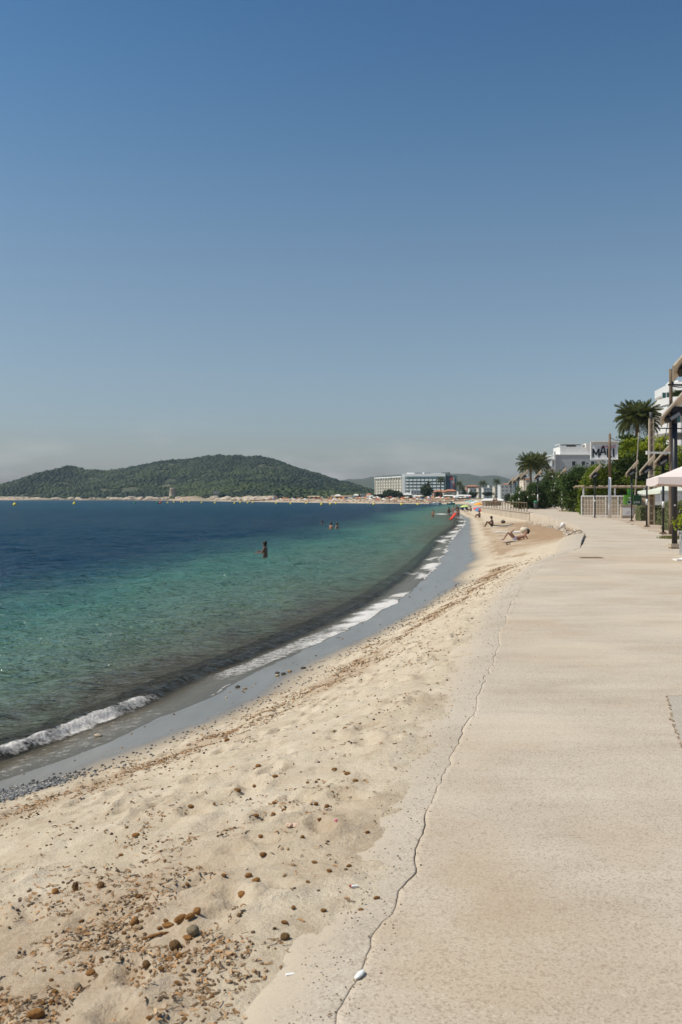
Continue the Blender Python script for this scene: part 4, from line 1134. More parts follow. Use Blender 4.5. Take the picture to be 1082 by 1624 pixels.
tree('conifer_tree', ((998 - CX) / F * 122, 122, 0), 9, [(-.9, 0, 7.6, 1.1, 1.2, .5), (.2, 0, 8.3, 1.5, 1.4, .55), (-.2, 0, 9.0, 1.2, 1.2, .4), (1.2, 0, 8.6, 1.3, 1.2, .7), (.4, 0, 7.4, 1.8, 1.4, .8)], 6500, .15, DARKL, 'small dark flat-branched conifer right under the big palm crown', seed=43, trunk=.15, clumps=80)
# clipped hedges
def clipped(px0, px1, d, h, dep, label, seed, m_=GREYH):
    x0, x1 = (px0 - CX) / F * d, (px1 - CX) / F * d
    t = empty('clipped_hedge', ((x0 + x1) / 2, d, 0), label, 'hedge')
    w_ = (x1 - x0) / 2; rg = np.random.default_rng(seed)
    n = int(5200 * max(w_, .5)); P = rg.uniform(-1, 1, (n, 3)); f = rg.integers(0, 3, n)
    for k in range(3):
        q = f == k; P[q, k] = np.sign(P[q, k]) * rg.uniform(.86, 1.02, q.sum())
    P = P * np.array([w_, dep / 2, h / 2]) + np.array([0, 0, h / 2]); P += rg.normal(0, .03, P.shape)
    V, Fq = leaf_quads(P, .06, rg)
    link('foliage', np_mesh('foliage', V, Fq, False, {'tint': np.repeat(np.clip(rg.normal(.5, .22, n), 0, 1), 4)}), m_, t)
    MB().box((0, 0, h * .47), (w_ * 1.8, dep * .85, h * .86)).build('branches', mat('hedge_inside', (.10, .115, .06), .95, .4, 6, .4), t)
    return t
clipped(1012, 1031, 73, 1.05, 1.2, 'grey-green clipped hedge to the left of the lattice post', 51)
clipped(1040, 1060, 62, 1.15, 1.3, 'grey-green clipped hedge between lattice post and telegraph pole', 52)
clipped(1056, 1100, 51.5, 1.45, 1.6, 'taller clipped hedge behind the large black solar lamp', 53)
mb = MB(); mb.box((0, 0, .5), (.12, .5, 1.0)); tag(mb.build('fence_post', CONC, None, False, ((1041 - CX) / F * 63, 61.2, 0)), 'short beige concrete post at the front corner of the clipped hedge', 'post')
# planter with a shrub at the right edge, small dark bollard behind
t = empty('planter', (10.2, 28.6, 0), 'grey square planter with a small green shrub at the right picture edge', 'planter')
MB().box((0, 0, .34), (.72, .72, .68)).box((0, 0, .68), (.78, .78, .06)).build('pot', mat('grey_pot', (.30, .30, .29), .7), t)
foliage('shrub', [(-.1, 0, 1.25, .42, .4, .35), (-.25, 0, 1.0, .45, .4, .3), (.1, 0, 1.6, .35, .35, .35)], 900, .05, BRIGHT, t, 57, 40, .3, .3)
trunk_mesh(.8, .02, seed=6).build('stem', BARK, t, True, (0, 0, .68))
tag(MB().lathe((0, 0, 0), [(.06, 0), (.06, 1.0), (.09, 1.02), (.09, 1.12), (.03, 1.18)], 10).build('bollard', BLACK, None, True, ((1079 - CX) / F * 40, 40, 0)), 'short dark bollard in front of the taller clipped hedge', 'bollard')

# litter bin by the hedge
t = empty('litter_bin', ((849 - CX) / F * 147, 146.5, 0), 'green lidded litter bin at the foot of the flowering hedge', 'bin')
MB().lathe((0, 0, 0), [(.28, 0), (.33, .9), (.33, .95)], 14).build('body', mat('bin_grey', (.10, .11, .11), .6), t, True)
MB().lathe((0, 0, .95), [(.36, 0), (.34, .18), (.2, .3), (.02, .34)], 14).build('lid', mat('bin_green', (.02, .16, .08), .5), t, True)

# grass tufts on the verge
def grass(name, cx_, cy_, rx, ry, n, seed, hh=.10):
    rg = np.random.default_rng(seed)
    a_ = rg.uniform(0, 6.28, n); r = np.sqrt(rg.random(n)) * rg.uniform(.7, 1.1, n)
    P = np.stack([cx_ + np.cos(a_) * r * rx, cy_ + np.sin(a_) * r * ry, np.full(n, .01)], 1)
    d = rg.normal(size=(n, 3)) * .35; d[:, 2] = 1; d *= hh * rg.uniform(.5, 1.3, (n, 1))
    w_ = rg.normal(size=(n, 3)); w_[:, 2] = 0; w_ *= .012
    V = np.stack([P - w_, P + w_, P + d], 1)
    return tag(link(name, np_mesh(name, V.reshape(-1, 3), np.arange(n * 3).reshape(n, 3), False, {'tint': np.repeat(np.clip(rg.normal(.6, .25, n), 0, 1), 3)}), leaf_mat('dry_grass', (.09, .10, .03), (.30, .27, .10), .3)), kind='stuff')
grass('grass', 13.95, 40.6, .95, .9, 2600, 1)
grass('grass', 31.5, 122, 4.5, 6, 5000, 2, .22)
# ------------------------------------------------------------------ palms
FROND = leaf_mat('palm_leaflets', (.045, .070, .022), (.20, .22, .085), .3)
PTR = mat('palm_bark', (.17, .105, .06), .9, .35, 5, .8, .2, stretch=(1, 1, 3))
def frond_mesh(name, L_, droop, seed, nl=34):
    rg = random.Random(seed); V, Fq, T = [], [], []
    pts = []
    for k in range(13):
        s = k / 12
        pts.append(Vector((L_ * (s - .12 * droop * s * s), 0, L_ * (.30 * s - droop * s * s * .62))))
    def at(s):
        f = s * 12; i = min(int(f), 11); return pts[i].lerp(pts[i + 1], f - i)
    for k in range(12):
        a_, b_ = pts[k], pts[k + 1]; w_ = .035 * (1 - k / 14)
        i = len(V); V += [a_ + Vector((0, w_, 0)), a_ - Vector((0, w_, 0)), b_ - Vector((0, w_, 0)), b_ + Vector((0, w_, 0))]; Fq.append((i, i + 1, i + 2, i + 3)); T += [.9] * 4
    for k in range(nl):
        s = .14 + .86 * k / nl; p = at(s)
        ll = L_ * .30 * math.sin(math.pi * (.18 + .78 * s)) ** .8
        tn_ = rg.uniform(.2, .8)
        for sg in (-1, 1):
            d = Vector((.62 + rg.uniform(-.1, .1), sg * .72, -.22 + rg.uniform(-.16, .22))).normalized()
            e = p + d * ll; m_ = p + d * ll * .5 + Vector((0, 0, .03))
            wv = Vector((.052, 0, .02)) * (L_ / 3)
            i = len(V); V += [p - wv * .5, m_ - wv, e, m_ + wv]; Fq.append((i, i + 1, i + 2, i + 3)); T += [tn_] * 4
    return np_mesh(name, [tuple(v_) for v_ in V], Fq, False, {'tint': T})
FRM = [frond_mesh('frond', 3.0, d, 10 + k) for k, d in enumerate((.25, .5, .75, 1.0, 1.2))]
def palm(px, ytop, d, zb, label, R=2.9, nf=44, seed=0, lean=.3, group=None, trunk_r=.24, zc=None, name='palm_tree'):
    c = A(px, ytop, d); t = empty(name, (c.x, d, zb), label, 'palm tree', 0, group)
    h = (c.z if zc is None else zc) - zb; rg = random.Random(seed)
    n = 14; mb = MB()
    pts = [Vector((lean * (1 - (1 - k / n) ** 1.5) - lean, 0, h * k / n)) for k in range(n + 1)]
    mb.tube(pts, [trunk_r * (1.15 - .35 * k / n + (.05 if k % 2 else 0) + (.28 if k > n - 3 else 0)) for k in range(n + 1)], 10)
    mb.build('trunk', PTR, t, True)
    s = R / 3.0
    for k in range(nf):
        el = 1.35 - 1.95 * (k / nf) ** .9; az = k * 2.39996 + rg.uniform(-.2, .2)
        i = 0 if el > .9 else 1 if el > .5 else 2 if el > .1 else 3 if el > -.2 else 4
        o = link('frond', FRM[i], FROND, t, (0, 0, h + .1), (rg.uniform(-.25, .25), -el * .75 + .12, az))
        f = s * rg.uniform(.88, 1.1) * (.86 if el > 1.0 else 1); o.scale = (f, f, f)
    return t
palm(1011, 664, 128, 0, 'big feathery palm rising behind the bright green tree by the white terraced building', 3.3, 76, 3, .2)
palm(841.5, 737, 205, 0, 'left and nearer palm of the twin palms over the flowering hedge', 3.4, 54, 5, -.3)
palm(853.5, 734.5, 214, 0, 'right palm of the twin palms, set slightly behind', 3.2, 52, 7, .2)
palm(872, 757, 170, 0, 'low shrubby palm with grey-green fronds behind the flowering hedge', 1.9, 34, 9, 0, None, .3)

# ------------------------------------------------------------------ grey building and white terraced building
def win(parent, x, y, z, w, h, fm, gm=GLASS, name='window', depth=.12, shared={}):
    k = (round(w, 2), round(h, 2), fm.name, gm.name)
    if k not in shared:
        fr = MB()
        for s in (-1, 1):
            fr.box((s * (w / 2 - .03), 0, 0), (.06, .10, h)); fr.box((0, 0, s * (h / 2 - .03)), (w - .12, .10, .06))
        f_me = fr.mesh('window'); g_me = MB().box((0, .02, 0), (w - .1, .03, h - .1)).mesh('pane')
        f_me.materials.append(fm); g_me.materials.append(gm)
        shared[k] = (f_me, g_me)
    f_me, g_me = shared[k]
    f = link(name, f_me, None, parent, (x, y, z)); link('pane', g_me, None, f)
    return f
d = 215; ux = lambda x: (x - CX) / F * d; uz = lambda y: CZ + (HZ - y) / F * d
t = empty('grey_house', (ux(912), d, 0), 'flat-roofed pale grey building with white upper storey behind the white sign', 'building')
X = lambda x: ux(x) - ux(912)
MB().box(((X(880) + X(960)) / 2, 4, uz(721.5) / 2), (X(960) - X(880), 8, uz(721.5))).build('wall', GREYW, t)
MB().box(((X(880) + X(960)) / 2, 4, uz(721.5) + .06), (X(960) - X(880) + .2, 8.2, .12)).build('parapet', WHITE, t)
MB().box(((X(891) + X(950)) / 2, 5, (uz(721.5) + uz(708)) / 2), (X(950) - X(891), 7, uz(708) - uz(721.5))).build('upper_storey', WHITE, t)
MB().box(((X(891) + X(930)) / 2, 4.5, uz(703.5)), (X(930) - X(891), 5, .12)).box((X(891.5), 2.2, (uz(708) + uz(703.5)) / 2), (.3, .3, .7)).box((X(927), 2.2, (uz(708) + uz(703.5)) / 2), (.3, .3, .7)).build('roof_canopy', WHITE, t)
MB().box((X(912), 3.5, uz(706)), (1.6, 2, .5)).build('roof_unit', mat('dark_unit', (.12, .12, .12), .7), t)
MB().box((X(938), 2.6, uz(706)), (1.8, 3, .9)).build('stair_head', WHITE, t)
MB().box((X(879.5), -.15, uz(716) / 2), (.35, .5, uz(716))).build('pier', WHITE, t)
MB().box((X(874), 1, uz(729)), (X(880) - X(869), 3, .25)).box((X(874), 1, uz(743)), (X(880) - X(869), 3, 1.0)).build('balcony', WHITE, t)
for x, y in ((910, 734.5), (925.5, 734.5), (940, 734.5)): win(t, X(x), -.03, uz(y), .85, .9, GREYW)
W2 = mat('bright_white_render', (.70, .685, .66), .75, .04, 1.2, .08)
d0 = 140
t = empty('terraced_building', ((1075 - CX) / F * d0, d0, 0), 'tall white building of stepped curving terraces behind the telegraph pole', 'building')
O = Vector(((1075 - CX) / F * d0, d0))
def PL(px, d): return ((px - CX) / F * d - O.x, d - O.y)
def Z(y, d=140): return CZ + (HZ - y) / F * d
plan = [PL(1064, 139), PL(1038.5, 150), PL(1041, 158), PL(1080, 164), PL(1190, 164), PL(1190, 137), PL(1085, 137.5)]
inner = [PL(1064, 142), PL(1046, 151), PL(1050, 158), PL(1080, 162), PL(1186, 162), PL(1186, 140.5), PL(1085, 141)]
plan1 = [PL(1058, 139), PL(1042, 143), PL(1032.5, 151), PL(1036, 160), PL(1080, 166), PL(1190, 166), PL(1190, 137), PL(1075, 137.5)]
plan2 = [PL(1062, 137), PL(1046, 140), PL(1034, 147), PL(1030, 156), PL(1036, 163), PL(1190, 166), PL(1190, 136), PL(1080, 136)]
mb = MB(); mb.prism(inner, 0, Z(606)); mb.build('wall', mat('terrace_wall', (.62, .58, .53), .8, .06, 1, .1), t)
MB().prism(plan, Z(621), Z(608.3)).build('terrace', W2, t)
MB().prism(plan1, Z(642.5), Z(631.5)).build('terrace', W2, t)
MB().prism([(x * .97 + .1, y + .5) for x, y in plan1], Z(655), Z(643)).build('terrace', W2, t)
MB().prism(plan2, Z(688), Z(673.5)).build('terrace', W2, t)
MB().prism([(x, y) for x, y in plan2], Z(720), Z(700)).build('terrace', W2, t)
cap = [PL(1064 + 12 * math.cos(a_) + 4, 147 + 4 * math.sin(a_)) for a_ in np.linspace(math.pi, 0, 7)] + [PL(1190, 150), PL(1190, 143), PL(1076, 141.5), PL(1060, 143.5)]
MB().prism(cap, Z(608), Z(601)).build('penthouse', W2, t)
for k, px in enumerate((1055, 1062, 1069, 1078)): win(t, *[PL(px, 140.6)[0], PL(px, 141.0)[1]], Z(626), .62, .85, W2, TEAL)
for k, px in enumerate((1066, 1076)): win(t, PL(px, 140.2)[0], PL(px, 140.2)[1] + .2, Z(664), .8, 1.5, W2, TEAL)
foliage('terrace_plants', [(*PL(1078, 138.5), Z(626.5), 1.1, .3, .45), (*PL(1072, 138.6), Z(628.5), .5, .3, .3)], 1100, .12, OLEA, t, 61, 40, .3, .3)
# scattered taller shrubs to the right of the telegraph pole
tree('garden_shrub', ((1078 - CX) / F * 95, 95, 0), 6, [(0, 0, 4.6, 1.0, 1.0, 1.6), (.6, 0, 2.8, 1.4, 1.2, 1.8), (-1.2, 0, 3.4, 1.2, 1.0, 1.4)], 7000, .14, IVY, 'green shrub to the right of the large solar lamp in front of the terraces', 'shrub', 63, .1)
t = empty('lean_to', ((1074 - CX) / F * 66, 66, 0), 'white slatted lean-to wall behind the pale greenish parasol', 'shed')
for k in range(6): MB().box((-1.4 + k * .62, 0, 1.0), (.58, .06, 2.0)).build('board', WPAINT, t)
MB().box((.1, .8, 2.08), (4.0, 1.8, .08)).build('roof', PALEW, t)

# ------------------------------------------------------------------ far hotel
HB = mat('hotel_cream', (.80, .74, .63), .8, .05, .3, 0); HW = mat('hotel_white', (.86, .85, .82), .8, .05, .3, 0)
HD = mat('hotel_recess', (.19, .205, .20), .6, .3, .4, 0); HT = mat('hotel_teal', (.07, .15, .15), .35, .2, .4, 0)
d = 900.0; s = d / F
def hp(px, dd=d): return (px - CX) / F * dd
hz_ = lambda y: CZ + (HZ - y) * s
corner = Vector((hp(638), d, 0))
t = empty('hotel', corner, 'long white beach hotel with two wings and many balconies across the bay', 'hotel', math.radians(-12))
H_ = hz_(756.5)
# left wing runs back from the corner, its sunlit side towards the sea
tl = Vector((-.50, .866, 0)); nl_ = Vector((-.866, -.50, 0)); LW = 70.0
Rl = Matrix((tl, nl_, Vector((0, 0, 1)))).transposed()
c0 = Vector((0, 0, 0))
MB().box(c0 + tl * LW / 2 - nl_ * 8 + Vector((0, 0, H_ / 2)), (LW, 15.0, H_), M=Rl).build('wall', HB, t)
MB().box(c0 + tl * LW / 2 - nl_ * 7.6 + Vector((0, 0, H_ + .3)), (LW + 1.6, 17.4, .9), M=Rl).build('roof', HW, t)
ang = math.atan2(tl.y, tl.x)
nb, nf = 10, 7; fh = (H_ - 1.5) / nf
rec_me = MB().box((0, 0, 0), (4.2, .5, 1.9)).mesh('window'); pan_me = MB().box((0, -.35, 0), (1.4, .3, 1.5)).mesh('pane')
bal_me = MB().box((0, .3, 0), (5.2, .8, 1.0)).mesh('balcony')
for i in range(nb):
    for j in range(nf):
        q = c0 + tl * (3.6 + i * 6.85) + nl_ * -.35 + Vector((0, 0, 2.2 + j * fh))
        o = link('window', rec_me, HD, t, q, (0, 0, ang + math.pi)); link('pane', pan_me, HT, o, (.6 * (-1) ** i, 0, 0))
        link('balcony', bal_me, HB, t, c0 + tl * (3.6 + i * 6.85) + nl_ * .35 + Vector((0, 0, .8 + j * fh)), (0, 0, ang + math.pi))
fin = MB().box((0, 0, H_ / 2), (.7, 1.2, H_)).mesh('fin')
for i in range(nb + 1): link('fin', fin, HB, t, c0 + tl * (.7 + i * 6.85) + nl_ * .6, (0, 0, ang))
# right wing
RW = hp(706) - corner.x
MB().box((RW / 2, 8.4, hz_(754) / 2), (RW, 16, hz_(754))).build('wall', HW, t)
MB().box((RW / 2, 8.0, hz_(753.5)), (RW + .4, 17, 2.4)).build('roof', HW, t)
MB().box((1.4, -.3, hz_(756) / 2), (2.6, 1.6, hz_(756))).build('pier', HW, t)
nb, nf = 10, 7; fh = (hz_(757) - .5) / nf; bw = (RW - 3.5) / nb
wm_ = MB().box((0, 0, 0), (bw * .72, .4, 1.25)).mesh('window'); bm_ = MB().box((0, 0, 0), (bw * .80, 1.5, 1.6)).mesh('balcony'); dm_ = MB().box((0, 0, 0), (bw * .17, 1.7, 2.9)).mesh('divider')
for i in range(nb):
    for j in range(nf):
        x = 3.3 + (i + .5) * bw; z = 1.4 + j * fh
        o = link('window', wm_, HD, t, (x, .3, z + .9)); link('pane', pan_me, HT, o, (0, .1, 0))
        link('balcony', bm_, HW, t, (x - bw * .1, -.6, z - .55))
        if j > 0: link('divider', dm_, HT, t, (x + bw * .42, -.5, z + .5))
EW = hp(720.5, 915) - hp(705.5, 915)
EB = MB().box((RW + EW / 2 + .5, 14, hz_(754) / 2), (EW, 14, hz_(754))).build('end_block', HT, t)
MB().box((RW + EW * .62, 6.7, hz_(768)), (EW * .34, .3, 13)).box((RW + EW * .80, 6.6, hz_(764)), (EW * .16, .3, 9)).build('mural', mat('mural_pale', (.42, .36, .38), .7, .5, .3, 0), t)
MB().box((RW + EW * .58, 6.5, hz_(758.5)), (EW * .34, .3, 3.6)).box((RW + EW * .86, 6.5, hz_(773)), (EW * .14, .3, 8)).build('mural_red', mat('mural_red', (.36, .07, .07), .7, .3, .3, 0), t)
MB().box((RW + EW * .40, 6.55, hz_(768)), (EW * .14, .3, 12)).build('mural_blue', mat('mural_blue', (.05, .08, .20), .7, .3, .3, 0), t)
for (a_, b_, y0, y1, m_) in ((644, 656, 753.5, 751, HW), (656, 668, 753, 751, HD), (669, 672, 753, 750.5, HW), (672, 681, 753, 751, HD), (682, 704, 753.5, 752.3, HW), (699, 712, 753, 750.5, HD)):
    MB().box(((hp(a_) + hp(b_)) / 2 - corner.x, 9, (hz_(y0) + hz_(y1)) / 2 + .5), (hp(b_) - hp(a_), 7, hz_(y1) - hz_(y0) + .6)).build('roof_structure', m_, t)
for k in range(9):
    MB().tube([(-20 + k * 2.5 + random.uniform(-1, 1), 18, H_), (-20 + k * 2.5, 18, H_ + random.uniform(1, 2.6))], .18, 5).build('antenna', HD, t)

# ------------------------------------------------------------------ far houses
def house(px0, px1, yt, yb, d, wm, label, nx=3, ny=2, roof='flat', rm=None, cat='house', name='house', dep=9, gm=HD, rz=0.0):
    x0, x1 = (px0 - CX) / F * d, (px1 - CX) / F * d; W_ = x1 - x0
    zt, zb = CZ + (HZ - yt) / F * d, CZ + (HZ - yb) / F * d
    zb = min(zb, zt - 2.4); h = zt - zb
    t = empty(name, ((x0 + x1) / 2, d, zb), label, cat, rz)
    hw = h * (.72 if roof == 'hip' else 1)
    MB().box((0, dep / 2, hw / 2 - 1), (W_, dep, hw + 2)).build('wall', wm, t)
    if roof == 'hip':
        e = .5
        MB().add([(-W_ / 2 - e, -e, hw), (W_ / 2 + e, -e, hw), (W_ / 2 + e, dep + e, hw), (-W_ / 2 - e, dep + e, hw), (-W_ / 4, dep / 2, h), (W_ / 4, dep / 2, h)],
                 [(0, 1, 5, 4), (1, 2, 5), (2, 3, 4, 5), (3, 0, 4), (3, 2, 1, 0)]).build('roof', rm, t)
    else:
        MB().box((0, dep / 2, hw + .12), (W_ + .3, dep + .3, .3)).build('roof', rm or wm, t)
    fhh = hw / ny
    for j in range(ny):
        for i in range(nx):
            ww, wh = min(W_ / nx * .5, 2.2), fhh * .5
            o = MB().box((0, 0, 0), (ww, .16, wh)).build('window', gm, t, False, (-W_ / 2 + W_ * (i + .5) / nx, -.06, fhh * (j + .5)))
            MB().box((0, 0, -wh / 2 - .08), (ww + .2, .3, .12)).build('sill', wm, o)
    return t
PW = mat('far_white', (.70, .67, .62), .85, .08, .4, 0); PG = mat('far_grey', (.50, .52, .51), .85, .1, .4, 0)
HSE = [
 (638, 654, 782.5, 790, 760, PW, 'low white beach house with gabled front below the hotel', 3, 1, 'hip', PW),
 (652, 669, 778, 790, 790, PW, 'white two storey block at the foot of the hotel right wing', 4, 2, 'flat', PW),
 (688, 708, 777, 788, 780, ORANGEW, 'orange terraced house with tiled roof right below the hotel end', 5, 2, 'hip', TERRA),
 (706, 724, 776, 786, 800, ORANGEW, 'orange plaster house beside the hotel mural', 4, 2, 'hip', TERRA),
 (704, 722, 782, 789, 700, CREAM, 'cream house with shaded arcade in front of the orange houses', 4, 1, 'flat', CREAM),
 (727, 736, 780, 791, 690, PW, 'narrow pale house between the two far palms', 2, 2, 'flat', PW),
 (740, 759, 769.5, 776, 880, ORANGEW, 'orange house with red roof highest behind the far town', 3, 2, 'hip', TERRA),
 (745, 762, 775, 786, 640, PW, 'white house under the orange house with flat roof', 3, 2, 'flat', PW),
 (759, 768, 774, 790, 620, CREAM, 'brownish narrow building left of the round dark tree', 2, 3, 'flat', TERRA),
 (767, 786, 774, 789, 600, PW, 'broad white building right above the round dark tree', 4, 3, 'flat', PW),
 (785, 797, 772, 790, 560, CREAM, 'ochre building next to the pale teal-windowed block', 2, 4, 'flat', CREAM),
 (794, 813, 769.5, 793, 480, PG, 'pale grey block with teal balconies left of the lamp cluster', 3, 4, 'flat', PG),
 (776, 783, 770, 775, 760, PW, 'small white roof box above the broad white building', 1, 1, 'flat', PW),
 (799, 812, 766.5, 771, 700, CREAM, 'cream house with red roof above the grey teal-windowed block', 2, 1, 'hip', TERRA),
 (833, 842, 760, 775, 260, CREAM, 'cream gable glimpsed below the twin palms', 1, 2, 'flat', TERRA),
 (469, 481, 786.2, 792, 1010, PW, 'white flat villa at the left end of the far beach buildings', 4, 1, 'flat', PW),
 (483, 493, 785.6, 792, 1000, PW, 'white villa second from the left behind the far beach', 3, 1, 'flat', PW),
 (497, 504, 786, 792, 990, CREAM, 'small cream house third along the far beach', 2, 1, 'hip', TERRA),
 (509, 515, 784.4, 790, 1010, CREAM, 'little raised beige house among the trees of the far beach', 2, 1, 'flat', PW),
 (522, 531, 785.4, 792, 960, PW, 'pale flat house in the middle of the far beach', 3, 1, 'flat', PW),
 (531, 541, 784.0, 792, 950, CREAM, 'cream house with hipped roof in the middle of the far beach', 3, 1, 'hip', PW),
 (549, 560, 785.5, 792, 930, CREAM, 'beige low house to the left of the white gabled one', 3, 1, 'flat', TERRA),
 (561, 569, 783.5, 791.5, 920, PW, 'white gabled house left of the hotel behind the far beach', 2, 2, 'hip', PW),
 (572, 579, 783.8, 791.5, 915, PW, 'white house closest to the left wing of the hotel', 2, 2, 'flat', PW),
 (581, 589, 782.5, 791.5, 910, TERRA, 'reddish house just before the hotel', 2, 2, 'hip', TERRA),
 (338.5, 348.5, 779, 785.5, 1170, CREAM, 'small square stone house on the rocks along the wooded shore', 3, 1, 'flat', STONE),
]
for a_ in HSE: house(*a_)
# beach bars with white canopies on the far sand
for (a_, b_, y, d, lab) in ((487, 508, 791, 820, 'long brown thatched beach bar on the far sand'), (524, 560, 791.8, 780, 'long straw-roofed beach bar in the middle of the far sand'), (580, 593, 790.5, 740, 'white tented beach bar left of the hotel garden'),
                            (654, 674, 791, 640, 'low white awning in front of the hotel garden'), (703, 722, 788.5, 590, 'white sloping awning right of the bushy pines'), (722, 748, 788, 560, 'long white canopy by the far pale house'), (765, 800, 790.5, 330, 'white canopy roofs just behind the railing')):
    x0, x1 = (a_ - CX) / F * d, (b_ - CX) / F * d; z = CZ + (HZ - y) / F * d
    zb = float(ground_z(np.array([(x0 + x1) / 2]), np.array([d]))[0]) if d > 318 else 0
    z = max(z, zb + 2.2)
    t = empty('beach_bar', ((x0 + x1) / 2, d, zb), lab, 'beach bar')
    W_ = x1 - x0; cm = PALEW if 'straw' in lab or 'thatch' in lab else PW
    MB().add([(-W_ / 2, -2, z - zb - .7), (W_ / 2, -2, z - zb - .7), (W_ / 2, 4, z - zb - .7), (-W_ / 2, 4, z - zb - .7), (-W_ / 2 + 1, 1, z - zb), (W_ / 2 - 1, 1, z - zb)], [(0, 1, 5, 4), (1, 2, 5), (2, 3, 4, 5), (3, 0, 4), (3, 2, 1, 0)]).build('roof', cm, t)
    pm_ = MB().box((0, 0, (z - zb) / 2 - .4), (.18, .18, z - zb - .7)).mesh('post')
    for k in range(max(3, int(W_ / 4))):
        link('post', pm_, PW, t, (-W_ / 2 + .4 + (W_ - .8) * k / max(2, int(W_ / 4) - 1), -1.7, 0))
    MB().box((0, 3.4, (z - zb) / 2 - .4), (W_ * .9, .3, z - zb - .7)).build('back_wall', TERRA if cm is PALEW else CREAM, t)

# watchtower on the shore
tp = A(274, 788, 1290)
t = empty('watchtower', (tp.x, 1290, 1.0), 'round stone watchtower on the rocky wooded shore', 'tower')
zt = CZ + (HZ - 775.5) / F * 1290
MB().lathe((0, 0, 0), [(5.2, -1), (4.7, 3), (3.9, zt - 1.2), (4.0, zt - 1.1), (3.8, zt)], 18).build('tower_wall', STONE, t, True)
MB().box((2.2, 0, zt + .7), (1.2, 1.2, 1.8)).box((-2.4, -.5, zt + .3), (1.6, 1, .9)).build('battlement', STONE, t)
MB().box((-.4, -4.3, zt * .55), (.9, .5, 1.5)).build('window', HD, t)
mb = MB(); rr = random.Random(8)
for k in range(260):
    px = rr.choice([rr.uniform(-60, 60), rr.uniform(60, 440), rr.uniform(180, 300), rr.uniform(340, 430)])
    lo = 900; yy = np.linspace(850, 1640, 300); xx = (px - CX) / F * yy
    dd_ = shore_dist(xx, yy); i = np.argmax(dd_ > rr.uniform(6, 34))
    if dd_[i] <= 0: continue
    x, y = xx[i], yy[i]; r = rr.uniform(1.2, 4.2) * (1.4 if px < 45 else 1)
    mb.ball((x, y, float(ground_z(np.array([x]), np.array([y]))[0]) + r * .25), (r * 1.5, r, r * rr.uniform(.4, .75)), 7, 4, .25, rr)
tag(mb.build('shore_rocks', STONE), kind='stuff')

# ------------------------------------------------------------------ far trees
def far_tree(px, yt, yb, wpx, d, label, seed, kind='round', n=1100, m_=PINEL, group=None, name=None):
    x = (px - CX) / F * d; k = d / F
    zt = CZ + (HZ - yt) * k; zb = float(ground_z(np.array([x]), np.array([d]))[0]) if d > 318 else 0.0
    h = zt - zb; r = wpx * k / 2
    if kind == 'round': cr = [(0, 0, h * .62, r, r, h * .36), (-r * .3, 0, h * .4, r * .7, r * .7, h * .28)]
    elif kind == 'tall': cr = [(0, 0, h * .7, r * .75, r, h * .3), (r * .25, 0, h * .42, r * .9, r, h * .34), (-r * .35, 0, h * .5, r * .65, r * .7, h * .36)]
    else: cr = [(0, 0, h * .78, r, r, h * .2)]
    return tree(name or ('umbrella_pine' if kind == 'flat' else 'pine_tree'), (x, d, zb), h, cr, n, max(.28, r * .17), m_, label, 'tree', seed, max(.15, r * .07), group, 46)
FT = [
 (618, 777, 790, 22, 760, 'wide dark pine before the middle of the hotel left wing', 1, 'round', 1800), (626, 779, 792, 22, 740, 'bushy pine just left of the hotel corner', 2, 'round', 1600), (605, 784, 793, 20, 730, 'low rounded pine under the far left end of the hotel', 3, 'round', 1200),
 (636, 782, 792, 10, 735, 'narrow pine at the hotel corner', 4, 'tall', 800), (677, 765, 792, 19, 640, 'tallest bushy tree in front of the hotel right wing', 5, 'tall', 2600), (664, 784, 792, 14, 650, 'low shrub-like tree left of the tallest bushy tree', 6, 'round', 900),
 (696, 779, 790, 12, 660, 'dark tree under the slender hotel palm', 7, 'tall', 1200), (713, 783, 790, 16, 640, 'green tree in front of the orange houses', 8, 'round', 1000), (751, 779, 791, 15, 600, 'leafy round tree left of the brown narrow building', 9, 'round', 1300),
 (774, 781, 789, 16, 560, 'dark umbrella-shaped pine over the white canopies', 10, 'flat', 1500), (737, 776, 788, 9, 650, 'small dark tree beside the far town palm', 11, 'tall', 700), (805, 783, 795, 12, 420, 'grey-green tree in front of the grey teal-windowed block', 12, 'round', 1100),
 (594, 784, 792, 8, 800, 'small tree at the foot of the hotel left end', 13, 'round', 500), (516, 786, 792, 12, 960, 'dark tree beside the little raised beige house', 14, 'round', 500), (545, 786, 792, 10, 930, 'dark tree between the cream and beige far houses', 15, 'round', 500),
 (571, 785, 792, 6, 900, 'thin tree between the two white houses left of the hotel', 16, 'tall', 400), (505, 787, 792, 8, 980, 'low tree right of the small cream house on the far beach', 17, 'round', 400), (590, 786, 792, 8, 880, 'dark low tree just left of the hotel', 18, 'round', 400), (796, 767, 775, 6, 760, 'small dark tree above the ochre building', 19, 'round', 400),
 (462, 787, 793, 14, 1020, 'dark tree left of the far white villas', 20, 'round', 500), (645, 788, 793, 20, 700, 'low hedge-like tree before the white beach house', 21, 'round', 800), (656, 787, 793, 14, 690, 'low green tree before the white two storey block', 22, 'round', 700),
]
for a_ in FT: far_tree(*a_)
for (px, y, d, R, lab) in ((699.5, 762, 655, 3.6, 'slender far palm standing before the dark green end of the hotel'), (728.5, 768, 640, 3.2, 'far palm between the hotel mural and the orange house'), (766, 767, 660, 3.4, 'far palm silhouetted against the blue hill, left one'), (788, 764.5, 620, 3.2, 'far palm silhouetted against the blue hill, right one'), (733, 775, 600, 2.6, 'small far palm by the narrow pale house')):
    palm(px, y, d, float(ground_z(np.array([(px - CX) / F * d]), np.array([float(d)]))[0]), lab, R, 26, int(px), .2)

